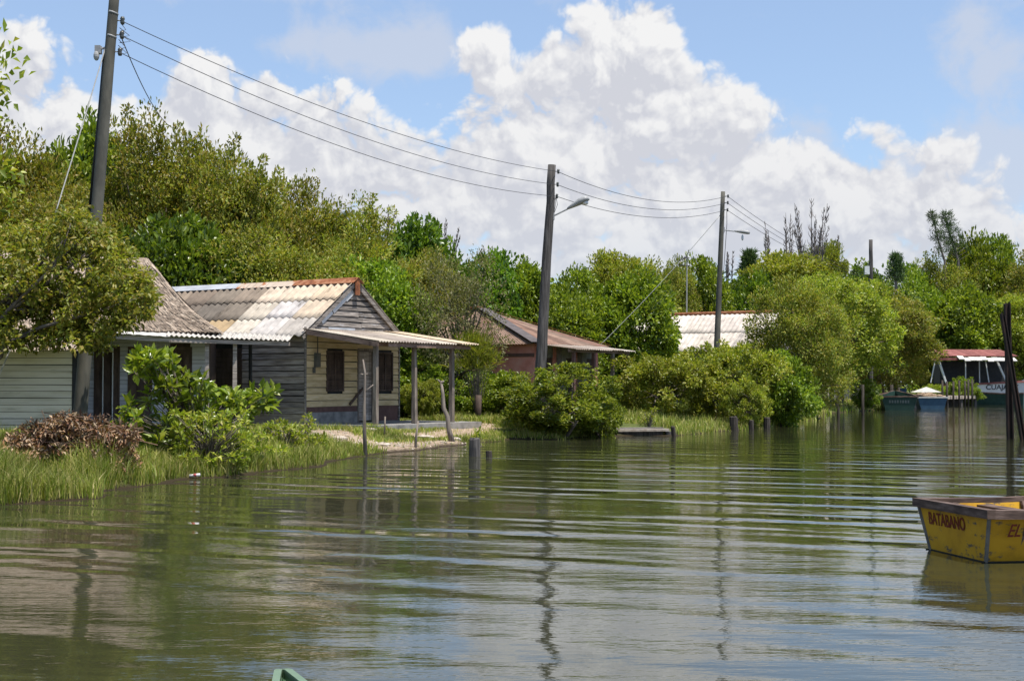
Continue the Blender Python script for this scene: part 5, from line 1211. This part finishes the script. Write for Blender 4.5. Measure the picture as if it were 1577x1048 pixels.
for k in range(9): a_, b_ = X(1430 + k * 14.5), X(1444 + k * 14.5); mb.hexa([(a_, -1.3, Zp(549)), (b_, -1.3, Zp(549)), (b_, 2.6, Zp(538)), (a_, 2.6, Zp(538)), (a_, -1.3, Zp(549) + .07), (b_, -1.3, Zp(549) + .07), (b_, 2.6, Zp(538) + .07), (a_, 2.6, Zp(538) + .07)])
mb.build('roof', MAT['red_roof'], TB)
mb = MB(); mb.box(X(1425), X(1466), -1.5, -1.31, Zp(555), Zp(551)); mb.build('fascia', MAT['red_roof'], TB)
mb = MB(); rg = random.Random(2)
for k in range(10): a_, b_ = X(1464 + k * 9), X(1473.3 + k * 9); z1 = Zp(551) + rg.gauss(0, .05); mb.hexa([(a_, -2.0, z1 - .28), (b_, -2.0, z1 - .28), (b_, -1.35, z1), (a_, -1.35, z1), (a_, -2.0, z1 - .22), (b_, -2.0, z1 - .22), (b_, -1.35, z1 + .06), (a_, -1.35, z1 + .06)])
mb.build('awning', MAT['canvas'], TB)
text('CUAJANY', .62, MAT['letters_black'], TB, (X(1535), -1.335, Zp(596)), (R(90) + .12, 0, R(0)), sx=1.1, extr=.004)

# ------------------------------------------------------------------ bare stems, spires, palm
def bare(px, ty, yb, Yd, w, n, label, seed):
    rng = np.random.default_rng(seed); b = pt(px, yb, Yd); b.z = .4; t = thing('bare_tree', label, 'tree', b, 0, 'bare grey trees on the skyline'); mb = MB(); s = Yd / F
    top = pt(px, ty, Yd).z - .4; low = pt(px, yb, Yd).z - .4
    for k in range(n):
        dx = (rng.random() - .5) * w * s; h = low + (top - low) * (.5 + .5 * rng.random()) if k else top; x0 = dx * .5
        pts = [Vector((x0 * .3, 0, 0)), Vector((x0, 0, low * .8)), Vector((x0 + (dx - x0) * .5, rng.normal() * .2, (low + h) / 2)), Vector((dx, rng.normal() * .2, h))]; r = .0005 * Yd
        mb.tube(pts, [r * 1.4, r, r * .6, r * .25], 5)
        for q in range(26):
            u = rng.random(); z = low + (h - low) * u * .95; x = x0 + (dx - x0) * u; a = rng.uniform(0, 6.28); l = (h - low) * .16 * (1 - u * .6)
            mb.tube([(x, 0, z), (x + math.cos(a) * l * .4, math.sin(a) * l * .4, z + l * .6), (x + math.cos(a) * l * .5, math.sin(a) * l * .5, z + l)], [r * .45, r * .35, r * .15], 4)
    mb.build('trunk', MAT['twig'], t)
bare(1250, 305, 410, 96, 62, 14, 'tallest bare grey tree with many upright stems above the big waterside tree', 1)
bare(1214, 328, 410, 98, 16, 4, 'slender bare stems just left of the tallest bare tree', 2)
bare(1186, 340, 412, 98, 18, 4, 'leftmost thin bare tree beside the slim pole lamp', 3)
bare(1122, 385, 430, 96, 18, 4, 'low bare twigs right behind the slim pole', 4)
bare(1287, 362, 415, 100, 14, 3, 'low bare stem right of the tallest bare tree', 5)
bare(685, 337, 400, 76, 52, 12, 'clump of bare grey stems right of the dark glossy tree', 6)
bare(592, 315, 370, 76, 50, 7, 'sparse bare stems left of the dark glossy tree', 7)
def spire(px0, px1, ty, yb, Yd, wpx, label, seed, n=90, leaf=.42):
    rng = np.random.default_rng(seed); b = pt(px0, yb, Yd); g = .4; t = thing('casuarina_tree', label, 'tree', (b.x, Yd, g), 0, 'feathery trees on the skyline')
    top = pt(px1, ty, Yd) - Vector((b.x, Yd, g)); low = Vector((0, 0, b.z - g)); C = []; mb = MB(); mb.tube([(0, 0, 0), low, low.lerp(top, .5) + Vector((-.1, 0, 0)), top], [.16, .12, .07, .03], 6)
    for k in range(n):
        u = rng.random() ** .8; p = low.lerp(top, u); a = rng.uniform(0, 6.28); l = wpx / F * Yd / 2 * (1.05 - .75 * u) * rng.random() ** .6; e = p + Vector((math.cos(a) * l, math.sin(a) * l, l * .55)); mb.tube([p, e], [.025, .008], 4); C.append(tuple(e))
    Vv, Ff = leaf_cloud(rng, np.array(C), np.full(n, .18), 12, leaf, .05, up=.5, outw=.6); link('crown', np_mesh('crown', Vv, Ff, MAT['conifer']), t); mb.build('trunk', MAT['twig'], t)
spire(1455, 1435, 329, 402, 143, 34, 'left feathery spire leaning left on the right hand treeline', 1, 70)
spire(1476, 1455, 330, 402, 144, 44, 'right feathery spire leaning left on the right hand treeline', 2, 120)
spire(1156, 1154, 392, 440, 95, 36, 'small dark conifer between the slim pole and the bare stems', 3, 160)
spire(1380, 1380, 395, 440, 118, 30, 'small conifer just right of the far dome lamp pole', 4, 120)
b = pt(530, 335, 66); PM = thing('palm_tree', 'small palm top peeping over the olive trees', 'palm', (b.x, 66, .4)); rng = np.random.default_rng(8); mb = MB(); fr = MB(); hz = b.z - .4
mb.tube([(0, 0, 0), (0, 0, hz)], [.14, .1], 7); mb.build('trunk', MAT['bark'], PM)
for k in range(13):
    a = rng.uniform(0, 6.28); l = .9; pv = [Vector((math.cos(a) * l * u, math.sin(a) * l * u, hz + l * (.9 * u - .75 * u * u))) for u in (0, .25, .5, .75, 1)]
    for i in range(4):
        for q in range(4):
            p = pv[i].lerp(pv[i + 1], q / 4); d = (pv[i + 1] - pv[i]).normalized(); sd2 = d.cross(Vector((0, 0, 1))).normalized()
            for sg in (-1, 1): e = p + (sd2 * sg * .7 + d * .7) * .42 * (1 - .14 * i) - Vector((0, 0, .1)); fr.add([p, p + d * .05, e], [(0, 1, 2)])
fr.build('crown', MAT['conifer'], PM)
b = pt(735, 560, 45.5); fn = thing('feathery_shrub', 'pale wispy feathery shrub below the rusty roof', 'shrub', (b.x, 45.5, .42)); rng = np.random.default_rng(9); C = []; mb = MB()
for k in range(120):
    e = pt(735 + rng.normal() * 13, 520 + 50 * rng.random(), 45.5 + rng.normal() * .3) - Vector(fn.location); C.append(tuple(e))
    if k % 4 == 0: mb.tube([(0, 0, 0), e * .5 + Vector((0, 0, .2)), e], [.012, .008, .003], 4)
Vv, Ff = leaf_cloud(rng, np.array(C), np.full(len(C), .12), 16, .3, .012, up=1.0, outw=.3); link('foliage', np_mesh('foliage', Vv, Ff, MAT['ygreen']), fn); mb.build('stems', MAT['bark'], fn)
